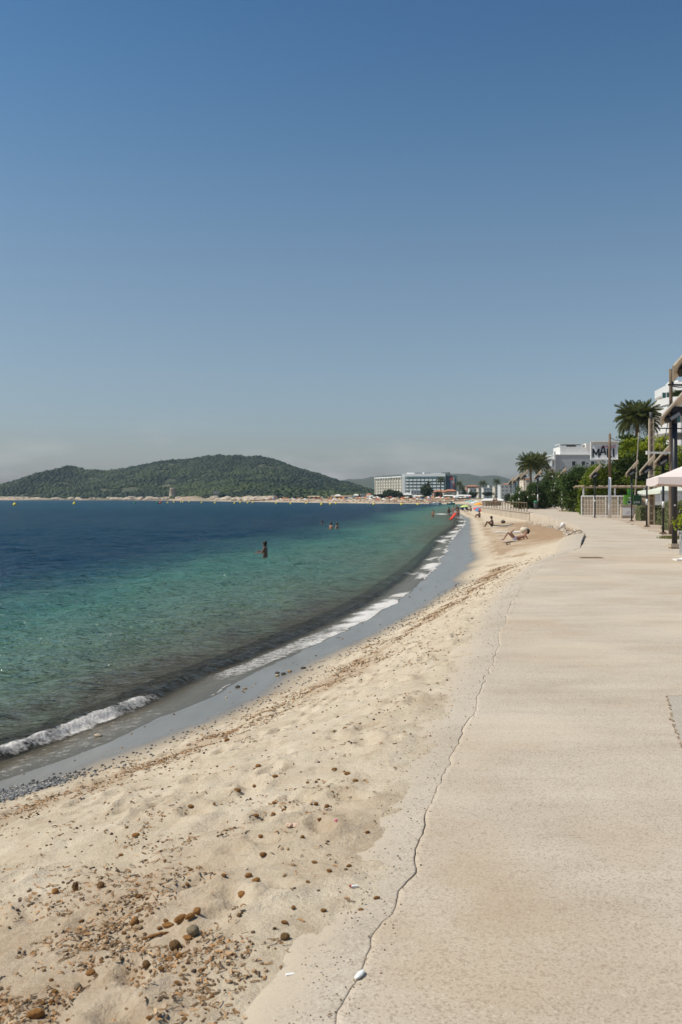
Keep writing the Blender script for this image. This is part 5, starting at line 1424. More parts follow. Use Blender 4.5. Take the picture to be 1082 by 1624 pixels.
# ------------------------------------------------------------------ buoys
YEL = mat('buoy_yellow', (.85, .66, .06), .5, .1, 3, 0); BGR = mat('buoy_green', (.02, .22, .10), .5, .1, 3, 0); BRD = mat('buoy_red', (.55, .06, .03), .5, .1, 3, 0)
by_me = MB().ball((0, 0, .55), (1, 1, .85), 12, 8).mesh('float', True); bt_me = MB().tube([(0, 0, 1.2), (0, 0, 2.0)], .25, 8).mesh('top_mark')
def buoy(px, d, r, m_, label, group='yellow buoys marking the bathing zone'):
    t = empty('buoy', ((px - CX) / F * d, d, SEA - .1), label, 'buoy', 0, group)
    t.scale = (r, r, r)
    me_ = by_me.copy(); me_.materials.clear(); me2 = bt_me.copy(); me2.materials.clear()
    link('float', me_, m_, t); link('top_mark', me2, m_, t)
buoy(23.5, 400, .75, YEL, 'yellow buoy at the far left of the water, largest one')
buoy(118, 470, .75, YEL, 'yellow buoy second from the left on the open water')
buoy(213, 520, .62, BGR, 'dark green conical buoy on the water left of the watchtower', 'coloured channel buoys')
buoy(249.5, 560, .75, BGR, 'green buoy next to the red buoy below the watchtower', 'coloured channel buoys')
buoy(254.5, 560, .75, BRD, 'red buoy below the watchtower', 'coloured channel buoys')
BN = 0
ORD = 'first second third fourth fifth sixth seventh eighth ninth tenth eleventh twelfth thirteenth fourteenth fifteenth sixteenth seventeenth eighteenth nineteenth twentieth'.split()
for px, d in ((266, 580), (276, 640), (287, 690), (290, 690), (300, 720), (320, 600), (341, 560), (372, 540), (381, 590), (393, 560), (401, 610), (438, 520), (461, 500), (486, 520), (510, 430), (524, 455), (533, 500), (593, 440), (637, 430), (663, 430)):
    BN += 1
    buoy(px, d, .55, YEL, ORD[BN - 1] + ' small yellow buoy from the left in the line along the far shore')

# ------------------------------------------------------------------ far beach parasols and bathers
PCOL = [mat('parasol_red', (.45, .10, .07), .8, .1, 1, 0), mat('parasol_orange', (.60, .28, .12), .8, .1, 1, 0), mat('parasol_white', (.72, .68, .62), .8, .1, 1, 0), mat('parasol_straw', (.42, .31, .18), .9, .2, 1, 0), mat('parasol_blue', (.10, .22, .34), .8, .1, 1, 0)]
PLB = ['dark red', 'orange', 'white', 'straw-coloured', 'blue']
fp_me = []
for m_ in PCOL:
    me_ = MB().lathe((0, 0, 0), [(1.15, 1.9), (.6, 2.2), (.08, 2.4)], 10).tube([(0, 0, 0), (0, 0, 2.1)], .05, 5).mesh('far_parasol'); me_.materials.append(m_); fp_me.append(me_)
rr = random.Random(12)
k = 0
while k < 130:
    px = rr.uniform(420, 745); yy = np.linspace(520, 1000, 240); xx = (px - CX) / F * yy
    dd_ = shore_dist(xx, yy); tgt = rr.uniform(7, 30)
    idx = np.where(dd_ > tgt)[0]
    idx = idx[yy[idx] > 525]
    if not len(idx): k += 1; continue
    x, y = xx[idx[0]], yy[idx[0]]
    ci = rr.choice((0, 0, 1, 1, 2, 2, 2, 3, 3, 4))
    o = link('beach_parasol', fp_me[ci], None, None, (x, y, float(ground_z(np.array([x]), np.array([y]))[0]) - .05))
    tag(o, f'tiny {PLB[ci]} beach parasol among many on the far sand', 'parasol', f'{PLB[ci]} parasols on the far beach')
    k += 1
mb = MB()
for k in range(420):
    px = rr.uniform(400, 745); yy = np.linspace(520, 1000, 240); xx = (px - CX) / F * yy
    dd_ = shore_dist(xx, yy); idx = np.where(dd_ > rr.uniform(4, 34))[0]; idx = idx[yy[idx] > 522]
    if not len(idx): continue
    x, y = xx[idx[0]], yy[idx[0]]; z = float(ground_z(np.array([x]), np.array([y]))[0])
    mb.box((x, y, z + .3), (rr.uniform(.6, 1.9), .6, .12)).box((x + .6, y, z + .5), (.5, .6, .4))
tag(mb.build('sunbeds', mat('sunbed_cloth', (.45, .26, .18), .8, .5, .05, 0)), kind='stuff')

# motorboats near the far beach
def boat(px, d, Lb, m_, label, rz):
    t = empty('motorboat', ((px - CX) / F * d, d, SEA - .05), label, 'boat', rz)
    n = 9; V = []
    for k in range(n):
        s_ = k / (n - 1); w_ = Lb * .17 * (1 - s_ ** 3) ; sh_ = .55 + .35 * s_
        V += [(-Lb / 2 + Lb * s_, -w_, sh_), (-Lb / 2 + Lb * s_ * .97, -w_ * .6, -.1), (-Lb / 2 + Lb * s_ * .97, w_ * .6, -.1), (-Lb / 2 + Lb * s_, w_, sh_)]
    me_ = np_mesh('hull', V, grid_faces(n, 4)); bm_ = bmesh.new(); bm_.from_mesh(me_); bmesh.ops.holes_fill(bm_, edges=bm_.edges); bmesh.ops.recalc_face_normals(bm_, faces=bm_.faces); bm_.to_mesh(me_); bm_.free()
    link('hull', me_, m_, t)
    MB().box((0, 0, .95), (Lb * .28, Lb * .2, .6)).build('cabin', PW, t); MB().box((-Lb / 2 - .15, 0, .5), (.3, .35, .8)).build('engine', BLACK, t)
boat(689, 455, 4.4, PW, 'small white motorboat lying off the far beach', -.5)
boat(695.5, 455, 3.2, mat('hull_grey', (.2, .22, .24), .5), 'small grey dinghy right beside the white motorboat', -.4)
boat(716, 452, 3.6, mat('hull_teal', (.03, .20, .17), .5), 'small teal boat at the tip of the far beach', .2)
# ------------------------------------------------------------------ people
SKINS = [mat('skin_tan', (.30, .155, .095), .55, .08, 6, 0), mat('skin_light', (.46, .28, .20), .55, .08, 6, 0), mat('skin_dark', (.17, .085, .055), .55, .08, 6, 0)]
HAIR = mat('dark_hair', (.02, .014, .010), .6, .3, 10, 0); HAIRB = mat('brown_hair', (.07, .04, .02), .6, .3, 10, 0)
def cloth(n_, c): return mat(n_, c, .8, .1, 6, .1)
SHORT_K = cloth('black_swimwear', (.012, .012, .016)); SHORT_B = cloth('navy_swimwear', (.02, .03, .08)); SUIT_R = cloth('red_swimwear', (.42, .04, .03)); SUIT_W = cloth('lilac_swimwear', (.55, .50, .60)); SUIT_G = cloth('grey_swimwear', (.2, .2, .2))
STAND = dict(pelvis=(0,0,.92), waist=(0,0,1.08), chest=(0,0,1.28), neck=(0,-.01,1.45), jaw=(0,.02,1.52), head=(0,.01,1.61), top=(0,0,1.69),
 shL=(-.17,0,1.39), elL=(-.22,-.03,1.12), wrL=(-.24,.05,.88), shR=(.17,0,1.39), elR=(.22,-.03,1.12), wrR=(.24,.05,.88),
 hpL=(-.09,0,.88), knL=(-.10,.03,.48), anL=(-.10,-.02,.08), toL=(-.11,.14,.03), hpR=(.09,0,.88), knR=(.10,.03,.48), anR=(.10,-.02,.08), toR=(.11,.14,.03))
RAD = dict(pelvis=.135, waist=.115, chest=.145, neck=.052, jaw=.07, head=.098, top=.06, sh=.058, el=.042, wr=.030, hp=.092, kn=.058, an=.038, to=.034)
def rad(k): return RAD[k] if k in RAD else RAD[k[:2]]
CH = [('pelvis','waist'),('waist','chest'),('chest','neck'),('neck','jaw'),('jaw','head'),('head','top'),('chest','shL'),('shL','elL'),('elL','wrL'),('chest','shR'),('shR','elR'),('elR','wrR'),
      ('pelvis','hpL'),('hpL','knL'),('knL','anL'),('anL','toL'),('pelvis','hpR'),('hpR','knR'),('knR','anR'),('anR','toR')]
def skin_obj(name, V, E, R, root, mtl, parent=None, lv=2):
    me_ = bpy.data.meshes.new(name); me_.from_pydata([tuple(v_) for v_ in V], E, [])
    o = link(name, me_, mtl, parent)
    md = o.modifiers.new('skin', 'SKIN'); md.use_smooth_shade = True
    sv = me_.skin_vertices[0].data
    for i, r_ in enumerate(R): sv[i].radius = (r_, r_); sv[i].use_root = (i == root)
    sb = o.modifiers.new('sub', 'SUBSURF'); sb.levels = lv; sb.render_levels = lv
    return o
def person(label, loc, pose, skin=0, hair=HAIR, suit=None, top_suit=None, rz=0.0, scale=1.0, sit=False, fingers=True, extra=None):
    J = dict(STAND); J.update(pose); J = {k: Vector(v_) for k, v_ in J.items()}
    names = list(J); idx = {k: i for i, k in enumerate(names)}
    V = [J[k] for k in names]; E = [(idx[a_], idx[b_]) for a_, b_ in CH]; R = [rad(k) for k in names]
    for sd in 'LR':
        w_, e_ = J['wr' + sd], J['el' + sd]; dr = (w_ - e_).normalized()
        sv_ = dr.cross(Vector((0, 1, 0)) if abs(dr.y) < .8 else Vector((0, 0, 1))).normalized()
        i = len(V); V.append(w_ + dr * .075); R.append(.036); E.append((idx['wr' + sd], i))
        if fingers:
            for q, ln in ((-1.5, .06), (-.5, .08), (.5, .085), (1.5, .07)):
                j = len(V); V += [w_ + dr * .115 + sv_ * .018 * q, w_ + dr * (.115 + ln * .8) + sv_ * .022 * q + dr.cross(sv_) * .02]; R += [.010, .008]
                E += [(i, j), (j, j + 1)]
            j = len(V); V.append(w_ + dr * .07 - sv_ * .065); R.append(.011); E.append((i, j))
    body = skin_obj('person', V, E, R, idx['pelvis'], SKINS[skin])
    body.location = loc; body.rotation_euler.z = rz; body.scale = (scale,) * 3
    tag(body, label, 'person')
    up = (J['top'] - J['jaw']).normalized(); fw = (J['jaw'] - J['neck']); fw = (fw - up * fw.dot(up))
    fw = fw.normalized() if fw.length > 1e-4 else Vector((0, 1, 0))
    Q = up.to_track_quat('Z', 'Y').to_matrix()
    MB().ball(J['head'] + up * .035 - fw * .022, (.112, .112, .105), 12, 8, .04).ball(J['head'] - up * .03 - fw * .06, (.09, .075, .10), 10, 6, .05).build('hair', hair, body, True)
    ex = MB(); sdv = up.cross(fw).normalized()
    for s in (-1, 1): ex.ball(J['head'] + fw * .083 + sdv * .034 * s + up * .0, .012, 6, 4)
    ex.build('eyes', BLACK, body, True)
    MB().ball(J['head'] + fw * .098 - up * .03, (.016, .016, .026), 6, 5).build('nose', SKINS[skin], body, True)
    if suit is not None:
        k = ['pelvis', 'waist', 'hpL', 'knL', 'hpR', 'knR']
        P = [J['pelvis'], J['pelvis'].lerp(J['waist'], .55), J['hpL'], J['hpL'].lerp(J['knL'], .34), J['hpR'], J['hpR'].lerp(J['knR'], .34)]
        skin_obj('swimwear', P, [(0, 1), (0, 2), (2, 3), (0, 4), (4, 5)], [.147, .128, .104, .094, .104, .094], 0, suit, body)
    if top_suit is not None:
        P = [J['chest'] - (J['chest'] - J['waist']) * .25, J['chest'] + (J['neck'] - J['chest']) * .12]
        skin_obj('swim_top', P, [(0, 1)], [.150, .155], 0, top_suit, body)
    return body
PI = math.pi
# wader in the middle of the green water, turned to the left
p = G(421, 881.5, SEA)
person('person wading waist deep in the green water, dark body turned left with forearms held out', (p.x, p.y, SEA - .98),
       dict(elL=(-.20, .10, 1.14), wrL=(-.16, .36, 1.13), elR=(.2, .12, 1.15), wrR=(.12, .38, 1.20), jaw=(0, .045, 1.51), head=(0, .045, 1.60), top=(0, .02, 1.68)), 2, HAIR, SHORT_K, None, math.radians(75))
p = G(525, 838.5, SEA)
person('person bathing neck deep far out, left one of the pair in the water', (p.x, p.y, SEA - 1.12), {}, 0, HAIR, SHORT_B, None, 2.4)
p = G(535, 838, SEA)
person('person bathing far out, right one of the pair with paler shoulders', (p.x, p.y, SEA - 1.16), dict(head=(.03, .03, 1.61), top=(.05, .02, 1.68)), 1, HAIRB, SHORT_K, None, -2.2)
p = G(511, 829, SEA)
person('swimmer of whom only head and shoulders show, beyond the bathing pair', (p.x, p.y, SEA - 1.47), {}, 0, HAIR, SHORT_K, None, 1.0)
# at the water's edge
p = G(687, 820, SEA)
person('person standing thigh deep in the water in dark shorts, leftmost near the far waves', (p.x, p.y, SEA - .62), dict(elL=(-.26, .02, 1.15), wrL=(-.18, .12, .98)), 0, HAIR, SHORT_K, None, 2.8)
p = G(712, 818, SEA)
person('person walking into the shallows in dark trunks, left of the one with the red float', (p.x, p.y, SEA - .30), dict(knL=(-.1, .15, .50), anL=(-.1, .1, .10), toL=(-.11, .25, .05)), 2, HAIR, SHORT_B, None, .3)
p = G(719.5, 811.5, SEA)
person('person knee deep in the water behind the others at the waves, facing the bay', (p.x, p.y, SEA - .5), {}, 0, HAIRB, SUIT_R, None, 2.0)
p = G(724.5, 809, SEA)
person('person standing farthest out in the water just behind the red swimsuit', (p.x, p.y, SEA - .45), {}, 2, HAIR, SHORT_K, None, -.6)
p = G(726.5, 824.5, SEA + .02)
person('person in a red swimsuit walking along the water edge dragging a red float', (p.x, p.y, SEA - .02),
       dict(wrL=(-.32, .06, .92), elL=(-.26, 0, 1.15), knL=(-.10, .16, .50), anL=(-.10, .02, .10), toL=(-.1, .15, .05), knR=(.10, 0, .48), anR=(.1, -.2, .12), toR=(.11, -.07, .03), chest=(0, .03, 1.28)), 0, HAIR, SUIT_R, SUIT_R, .25)
RF = cloth('red_float_vinyl', (.62, .06, .035))
mb = MB(); a_, b_ = Vector((p.x - .34, p.y - .05, SEA + .92)), Vector((p.x - 1.05, p.y - .5, SEA + .06))
for k in range(4):
    o_ = (Vector((.25, -.6, 0)).normalized()) * (k - 1.5) * .15
    mb.tube([a_ + o_, a_.lerp(b_, .5) + o_ + Vector((0, 0, -.05)), b_ + o_], .085, 8)
tag(mb.build('air_mattress', RF, None, True), 'red inflatable mattress dragged behind the person at the water edge', 'float')
# sunbathers on the sand
LIE = dict(pelvis=(0,0,.13), waist=(.20,0,.15), chest=(.42,0,.25), neck=(.58,0,.36), jaw=(.63,.0,.44), head=(.69,.0,.52), top=(.73,0,.59), shL=(.50,.17,.30), elL=(.60,.24,.06), wrL=(.40,.28,.04), shR=(.50,-.17,.30), elR=(.62,-.24,.06), wrR=(.42,-.28,.04),
 hpL=(-.06,.09,.13), knL=(-.40,.12,.46), anL=(-.66,.12,.08), toL=(-.79,.12,.05), hpR=(-.06,-.09,.13), knR=(-.38,-.10,.44), anR=(-.16,.06,.50), toR=(-.06,.08,.60))
p = SP(818, 858)
bd = person('person in a lilac bikini reclining on the sand with one leg crossed up', (p.x, p.y, p.z + .02), LIE, 0, HAIR, SUIT_W, SUIT_W, math.radians(12), .98)
t = empty('beach_towel', (p.x + .1, p.y + .05, p.z), 'pale towel spread under the person in the lilac bikini', 'towel', math.radians(12))
V = [(x, y, .014 + .010 * math.sin(x * 7 + y * 3)) for y in np.linspace(-.42, .42, 5) for x in np.linspace(-.85, .95, 10)]
link('cloth', np_mesh('cloth', V, grid_faces(5, 10), True), cloth('towel_cloth', (.50, .44, .40)), t)
SITP = dict(pelvis=(0,0,.14), waist=(0,-.04,.29), chest=(0,-.02,.50), neck=(0,.06,.66), jaw=(0,.10,.73), head=(0,.10,.82), top=(0,.09,.90), shL=(-.17,.02,.60), elL=(-.22,.22,.42), wrL=(-.10,.40,.46), shR=(.17,.02,.60), elR=(.22,.22,.42), wrR=(.10,.40,.46),
 hpL=(-.09,.02,.13), knL=(-.14,.42,.48), anL=(-.13,.62,.08), toL=(-.13,.77,.05), hpR=(.09,.02,.13), knR=(.14,.42,.48), anR=(.13,.62,.08), toR=(.13,.77,.05))
p = SP(781, 836)
person('person with dark tan sitting on the sand hugging the knees beside a dark-edged board', (p.x, p.y, p.z), SITP, 2, HAIR, SHORT_K, None, math.radians(70), 1.05)
p2 = p
p = SP(761, 821)
person('person in dark clothes sitting at the foot of the sea wall', (p.x, p.y, p.z), SITP, 2, HAIR, SHORT_K, SHORT_K, math.radians(60), 1.0)
def board(px, py, L_, w_, m_, label, rz, tilt=.0, name='surfboard', lift=.05):
    p = SP(px, py); n = 15; V = []
    for k in range(n):
        s_ = k / (n - 1); h_ = w_ / 2 * (math.sin(math.pi * (.04 + .92 * s_))) ** .55
        z = .10 * (2 * s_ - 1) ** 2
        V += [(-L_ / 2 + L_ * s_, -h_, z + .03), (-L_ / 2 + L_ * s_, 0, z), (-L_ / 2 + L_ * s_, h_, z + .03), (-L_ / 2 + L_ * s_, h_ * .9, z + .07), (-L_ / 2 + L_ * s_, 0, z + .085), (-L_ / 2 + L_ * s_, -h_ * .9, z + .07)]
    Fc = []
    for k in range(n - 1):
        for j in range(6): Fc.append((k * 6 + j, k * 6 + (j + 1) % 6, (k + 1) * 6 + (j + 1) % 6, (k + 1) * 6 + j))
    t = empty(name, (p.x, p.y, p.z + lift), label, 'board', rz); t.rotation_euler.y = tilt
    o = link('deck', np_mesh('deck', V, Fc, True), m_, t)
    rail = MB().tube([(V[k * 6][0], V[k * 6][1] - .01, V[k * 6][2] + .02) for k in range(n)] , .035, 6)
    rail.tube([(V[k * 6 + 2][0], V[k * 6 + 2][1] + .01, V[k * 6 + 2][2] + .02) for k in range(n)], .035, 6)
    rail.build('edge', SHORT_K if 'dark' in label else WPAINT, t, True)
    return t
board(798.5, 835.5, 1.75, .55, mat('board_white', (.72, .72, .70), .35, .05, 3, 0), 'white paddle board with dark edge lying on the sand beside the seated person', .05, -.05)
board(810, 847, 2.2, .5, mat('board_foam', (.74, .73, .70), .45, .05, 3, 0), 'slim plain white board lying on the sand behind the person in the lilac bikini', .25, -.04)
p = SP(798, 830)
t = empty('beach_bag', (p.x, p.y, p.z), 'small dark beach bag on the sand behind the dark-edged board', 'bag')
MB().ball((0, 0, .16), (.26, .2, .18), 9, 6, .12).build('body', cloth('brown_bag', (.10, .07, .05)), t, True); MB().tube([(-.15, 0, .28), (0, 0, .42), (.15, 0, .28)], .015, 5).build('handle', BLACK, t)
p = SP(832, 845)
t = empty('straw_basket', (p.x, p.y, p.z), 'round pale straw basket on the sand beyond the reclining person', 'basket')
MB().lathe((0, 0, 0), [(.18, 0), (.27, .14), (.26, .30), (.16, .36)], 14).build('body', cloth('straw', (.62, .54, .42)), t, True); MB().tube([(-.18, 0, .32), (-.1, 0, .50), (.1, 0, .50), (.18, 0, .32)], .02, 5).build('handle', cloth('straw', (.62, .54, .42)), t)
p = SP(806.5, 863.5)
t = empty('sandals', (p.x, p.y, p.z), 'pair of dark sandals on the sand in front of the reclining person', 'sandals')
for k in (-1, 1):
    s_ = MB().box((k * .07, 0, .015), (.09, .26, .025)).tube([(k * .07 - .05, .03, .02), (k * .07, .03, .07), (k * .07 + .05, .03, .02)], .01, 5).build('sandal', SHORT_K, t)
# parasols on the near spit
def sun_parasol(px, py, d, R_, cols, label, tilt=(0, 0), low=False):
    zb = float(sand_z(np.array([(px - CX) / F * d]), np.array([float(d)]))[0]); c = A(px, py, d)
    h = max(c.z - zb, .9); t = empty('beach_parasol', (c.x, d, zb), label, 'parasol')
    t.rotation_euler = (tilt[0], tilt[1], 0)
    MB().tube([(0, 0, 0), (0, 0, h + .05)], .022, 6).build('pole', WPAINT, t)
    n = 8
    for k in range(n):
        a0, a1 = 2 * PI * k / n, 2 * PI * (k + 1) / n; V = []
        for r, z in ((.03, h), (.45, h - .10), (.8, h - .27), (1.0, h - .45), (1.0, h - .53)):
            for f in range(4):
                a_ = a0 + (a1 - a0) * f / 3; q = R_ * r * (1 - .035 * math.sin(PI * f / 3)) ; V.append((q * math.cos(a_), q * math.sin(a_), z))
        link('panel', np_mesh('panel', V, grid_faces(5, 4), True), cols[k % len(cols)], t)
    return t
YG = cloth('yellow_green_canvas', (.62, .62, .16)); BLUEC = cloth('blue_canvas', (.10, .28, .45)); ORC = cloth('orange_canvas', (.85, .34, .02)); REDC = cloth('red_canvas', (.55, .08, .08)); PALEB = cloth('pale_blue_canvas', (.40, .56, .60)); GRNC = cloth('mint_canvas', (.30, .50, .46)); LIMEC = cloth('lime_canvas', (.42, .55, .22))
sun_parasol(738.5, 800.5, 205, 1.05, [YG, LIMEC, YG, BLUEC], 'yellow-green beach parasol with one blue panel at the water edge')
sun_parasol(759, 797, 228, 1.05, [ORC], 'bright orange beach parasol near the end of the sea wall')
sun_parasol(757.5, 806, 190, 1.05, [REDC, BLUEC, REDC, PALEB], 'low tilted red and blue parasol in front of the orange one', (.35, .25))
sun_parasol(745, 793.5, 400, 2.0, [GRNC], 'mint green parasol behind the orange one, leftmost of three')
sun_parasol(751.5, 795.5, 380, 1.7, [PALEB, WPAINT], 'pale blue and white parasol right behind the orange one')
sun_parasol(755.5, 794, 430, 1.7, [WPAINT], 'white parasol farthest behind the orange one')
def on_sand(px, d):
    x = (px - CX) / F * d
    return (x, d, float(sand_z(np.array([x]), np.array([float(d)]))[0]))
person('person sitting upright by the beach chairs under the yellow-green parasol', on_sand(747.5, 196), dict(SITP, **{}), 2, HAIR, SHORT_K, SUIT_G, 1.2, 1.15)
for k, px in enumerate((735, 741.5)):
    t = empty('beach_chair', on_sand(px, 198 + 2 * k), ('dark folding beach chair under the yellow-green parasol, by the water', 'dark folding beach chair under the yellow-green parasol, beside the seated person')[k], 'chair', .4)
    MB().box((0, 0, .32), (.55, .5, .05)).build('seat', SHORT_B, t); MB().box((0, .32, .62), (.55, .05, .6), M=Matrix.Rotation(-.3, 3, 'X')).build('backrest', SHORT_B, t)
    for sx in (-1, 1):
        MB().tube([(sx * .27, -.24, 0), (sx * .27, .25, .34)], .018, 5).build('leg', SUIT_G, t); MB().tube([(sx * .27, .3, 0), (sx * .27, -.22, .34)], .018, 5).build('leg', SUIT_G, t)
# walkers on the promenade behind the railing
person('person walking on the promenade behind the railing, left one', ((783.5 - CX) / F * 172, 172, 0), {}, 2, HAIR, SHORT_K, SHORT_B, 2.9)
person('person walking on the promenade behind the railing, right one', ((787 - CX) / F * 170, 170, 0), {}, 0, HAIRB, SUIT_G, SUIT_G, 3.1, 1.03)

# ------------------------------------------------------------------ things lying on the near sand
BALL = mat('seaweed_fibre', (.42, .21, .075), .95, .4, 30, .9, .1); BALLD = mat('seaweed_fibre_dark', (.22, .13, .06), .95, .4, 30, .9, .1)
rr = random.Random(77)
def fuzzy(r, seed):
    rg = random.Random(seed); mb = MB()
    mb.ball((0, 0, 0), r, 10, 7, .13, rg)
    return mb.mesh('seaweed_ball', True)
def z1(x, y): return [x / 3.0056, 1300 + y / 3.0056]
def z2(x, y): return [360 + x / 3.0056, 1300 + y / 3.0056]
def z3(x, y): return [300 + x / 3.006, 1080 + y / 3.006]
BIG = [(z1(860, 485), 5.5, 12.5, .95, 0, 'long upright brown seaweed ball, biggest of the cluster on the lower sand'), (z1(906, 470), 4, 10, .9, 0, 'slim brown seaweed roll right beside the biggest one'), (z1(940, 447), 5, 6, 0, 0, 'small brown seaweed ball at the upper end of the cluster'),
 (z1(640, 500), 5, 9.5, 1.3, 0, 'upright brown seaweed ball left of the cluster, next to a pale oval one'), (z1(656, 521), 3.6, 8, .1, 2, 'pale oval seaweed ball lying against the upright brown one'), (z1(800, 514), 4.5, 9, -.1, 0, 'brown oval seaweed ball at the middle of the cluster'),
 (z1(920, 547), 8, 9, 0, 3, 'round grey-brown seaweed ball below the biggest long one'), (z1(833, 617), 7.5, 9, 0, 1, 'round dark brown seaweed ball at the lower end of the cluster'), (z1(895, 572), 4, 8, -.4, 0, 'flat brown seaweed ball under the round grey-brown one'),
 (z1(808, 671), 3.6, 6.5, .1, 0, 'oval orange-brown seaweed ball, left of the low pair'), (z1(853, 661), 4, 5, .2, 0, 'orange-brown seaweed ball, right of the low pair'), (z1(697, 703), 5.5, 6, 0, 1, 'dark round seaweed ball by the tangle of dry weed'),
 (z1(172, 941), 6.5, 13, .35, 0, 'large orange-brown seaweed roll near the lower left corner of the sand'), (z1(432, 742), 5, 7, .2, 0, 'brown seaweed ball among the weed litter at lower left'), (z1(263, 352), 4.5, 5.2, -.3, 0, 'single rounded orange-brown ball on bare sand left of the wood scrap'),
 (z1(480, 326), 5.5, 5.5, 0, 1, 'brown ball right of the wood scrap'), (z1(648, 82), 3.6, 6, .2, 0, 'oval orange ball high on the sand at left'), (z2(70, 367), 5, 5.6, 0, 0, 'round brown ball in the middle of the lower sand'), (z2(277, 571), 5.5, 7.5, .2, 1, 'dark brown ball nearest the concrete apron'),
 (z2(138, 299), 4, 7, .6, 0, 'slanting oval brown ball mid sand'), (z2(103, 273), 3.4, 6, .5, 0, 'slanting oval ball just above the other slanting one'), (z1(370, 810), 5, 5.5, 0, 3, 'greyish round ball amid weed litter at lower left')]
for k, (pp, rb_, ra_, an_, col_, lab) in enumerate(BIG):
    p = SP(*pp); sc = (p - Vector((0, 0, CZ))).length / F
    a_, b_ = ra_ * sc, rb_ * sc
    m_ = (BALL, BALLD, mat('pale_fibre', (.42, .30, .18), .95, .3, 30, .6), mat('grey_fibre', (.30, .235, .15), .95, .35, 30, .8))[col_]
    me_ = fuzzy((a_, b_ * 1.05, b_), k)
    o = link('seaweed_ball', me_, m_, None, p + Vector((0, 0, b_ * .75)), (0, 0, an_ * 1.0))
    tag(o, lab, 'seaweed ball', 'larger seaweed balls on the near sand')
SMALL = [z1(*q) for q in ((578,172),(910,243),(1068,270),(893,313),(945,338),(885,348),(703,380),(665,372),(762,523),(245,768),(485,680),(845,783),(1010,850),(880,955),(262,825),(245,875),(205,880),(768,715),(960,722),(713,950),(330,965),(790,487),(300,460),(390,487),(410,540),(560,590),(660,440),(590,545))] + \
 [z2(*q) for q in ((160,85),(172,172),(418,208),(582,225),(488,249),(385,300),(317,425),(460,437),(275,495),(58,457),(435,629),(427,810),(35,912),(670,65),(715,378),(640,435))] + \
 [z3(*q) for q in ((8,603),(65,662),(120,590),(407,585),(457,617),(402,637),(320,648),(657,603),(565,488),(793,480),(693,425),(755,447),(410,460),(540,748),(342,746),(623,665),(745,232),(180,287),(605,590),(330,412),(310,505),(230,527))]
sm_me = [fuzzy((rr.uniform(.8, 1.5), rr.uniform(.7, 1), rr.uniform(.6, .9)), 100 + k) for k in range(6)]
for k, pp in enumerate(SMALL):
    p = SP(*pp); sc = (p - Vector((0, 0, CZ))).length / F * rr.uniform(2.6, 4.2)
    o = link('seaweed_ball', sm_me[k % 6], BALL, None, p + Vector((0, 0, sc * .5)), (0, 0, rr.uniform(-.5, .8))); o.scale = (sc,) * 3
    tag(o, 'small brown seaweed ball scattered on the near sand', 'seaweed ball', 'small seaweed balls on the near sand')
# driftwood, stick, litter
p = SP(*z1(360, 340)); t = empty('driftwood', p, 'short upright brown wood scrap with a twig lying beside it on the sand', 'driftwood')
MB().ball((0, 0, .02), (.017, .014, .024), 8, 6, .3).build('stump', BALLD, t); MB().tube([(-.01, -.03, .006), (.03, -.035, .010), (.06, -.03, .006)], .0045, 6).build('twig', BALL, t)
p = SP(*z1(742, 560)); tag(MB().tube([(-.05, -.035, .006), (-.01, -.012, .011), (.02, .005, .012), (.05, .02, .008)], [.004, .006, .008, .006], 7).build('driftwood', BALL, None, True, p), 'pale brown bent stick pointing to the lower left of the seaweed cluster', 'driftwood')
p = G(571, 1549, .0)
tag(MB().ball((0, 0, .009), (.012, .036, .006), 10, 6, .08).build('cuttlebone', mat('shell_white', (.80, .79, .76), .6, .05, 5, .1), None, True, p, (0, 0, -.45)), 'white oval cuttlebone lying on the crack at the edge of the promenade', 'shell')
p = SP(563, 1408); t = empty('wrapper', p, 'torn red and white wrapper at the edge of the sand', 'litter')
MB().box((0, 0, .008), (.03, .012, .006), M=Matrix.Rotation(.3, 3, 'Z')).build('white_scrap', WPAINT, t); MB().box((-.018, .003, .007), (.012, .014, .006)).build('red_scrap', mat('litter_red', (.55, .08, .06), .5), t)
p = SP(533, 1305); tag(MB().ball((0, 0, .012), (.009, .008, .006), 8, 5, .2).build('bottle_cap', mat('litter_pink', (.62, .12, .20), .5), None, True, p), 'tiny pink bottle cap on the sand near the apron', 'litter')
p = SP(466, 1312); t = empty('shell', p, 'broken pinkish shell pieces clumped on the sand', 'shell')
for k in range(4): MB().ball((rr.uniform(-.03, .03), rr.uniform(-.02, .02), .012), (.022, .014, .011), 8, 5, .25).build('fragment', mat('shell_pink', (.62, .44, .33), .6, .2, 12, .2), t)
p = SP(460, 1548); tag(MB().box((0, 0, .006), (.03, .014, .005), rz=.3).build('paper_scrap', WPAINT, None, False, p), 'small white paper scrap on the lower sand', 'litter')
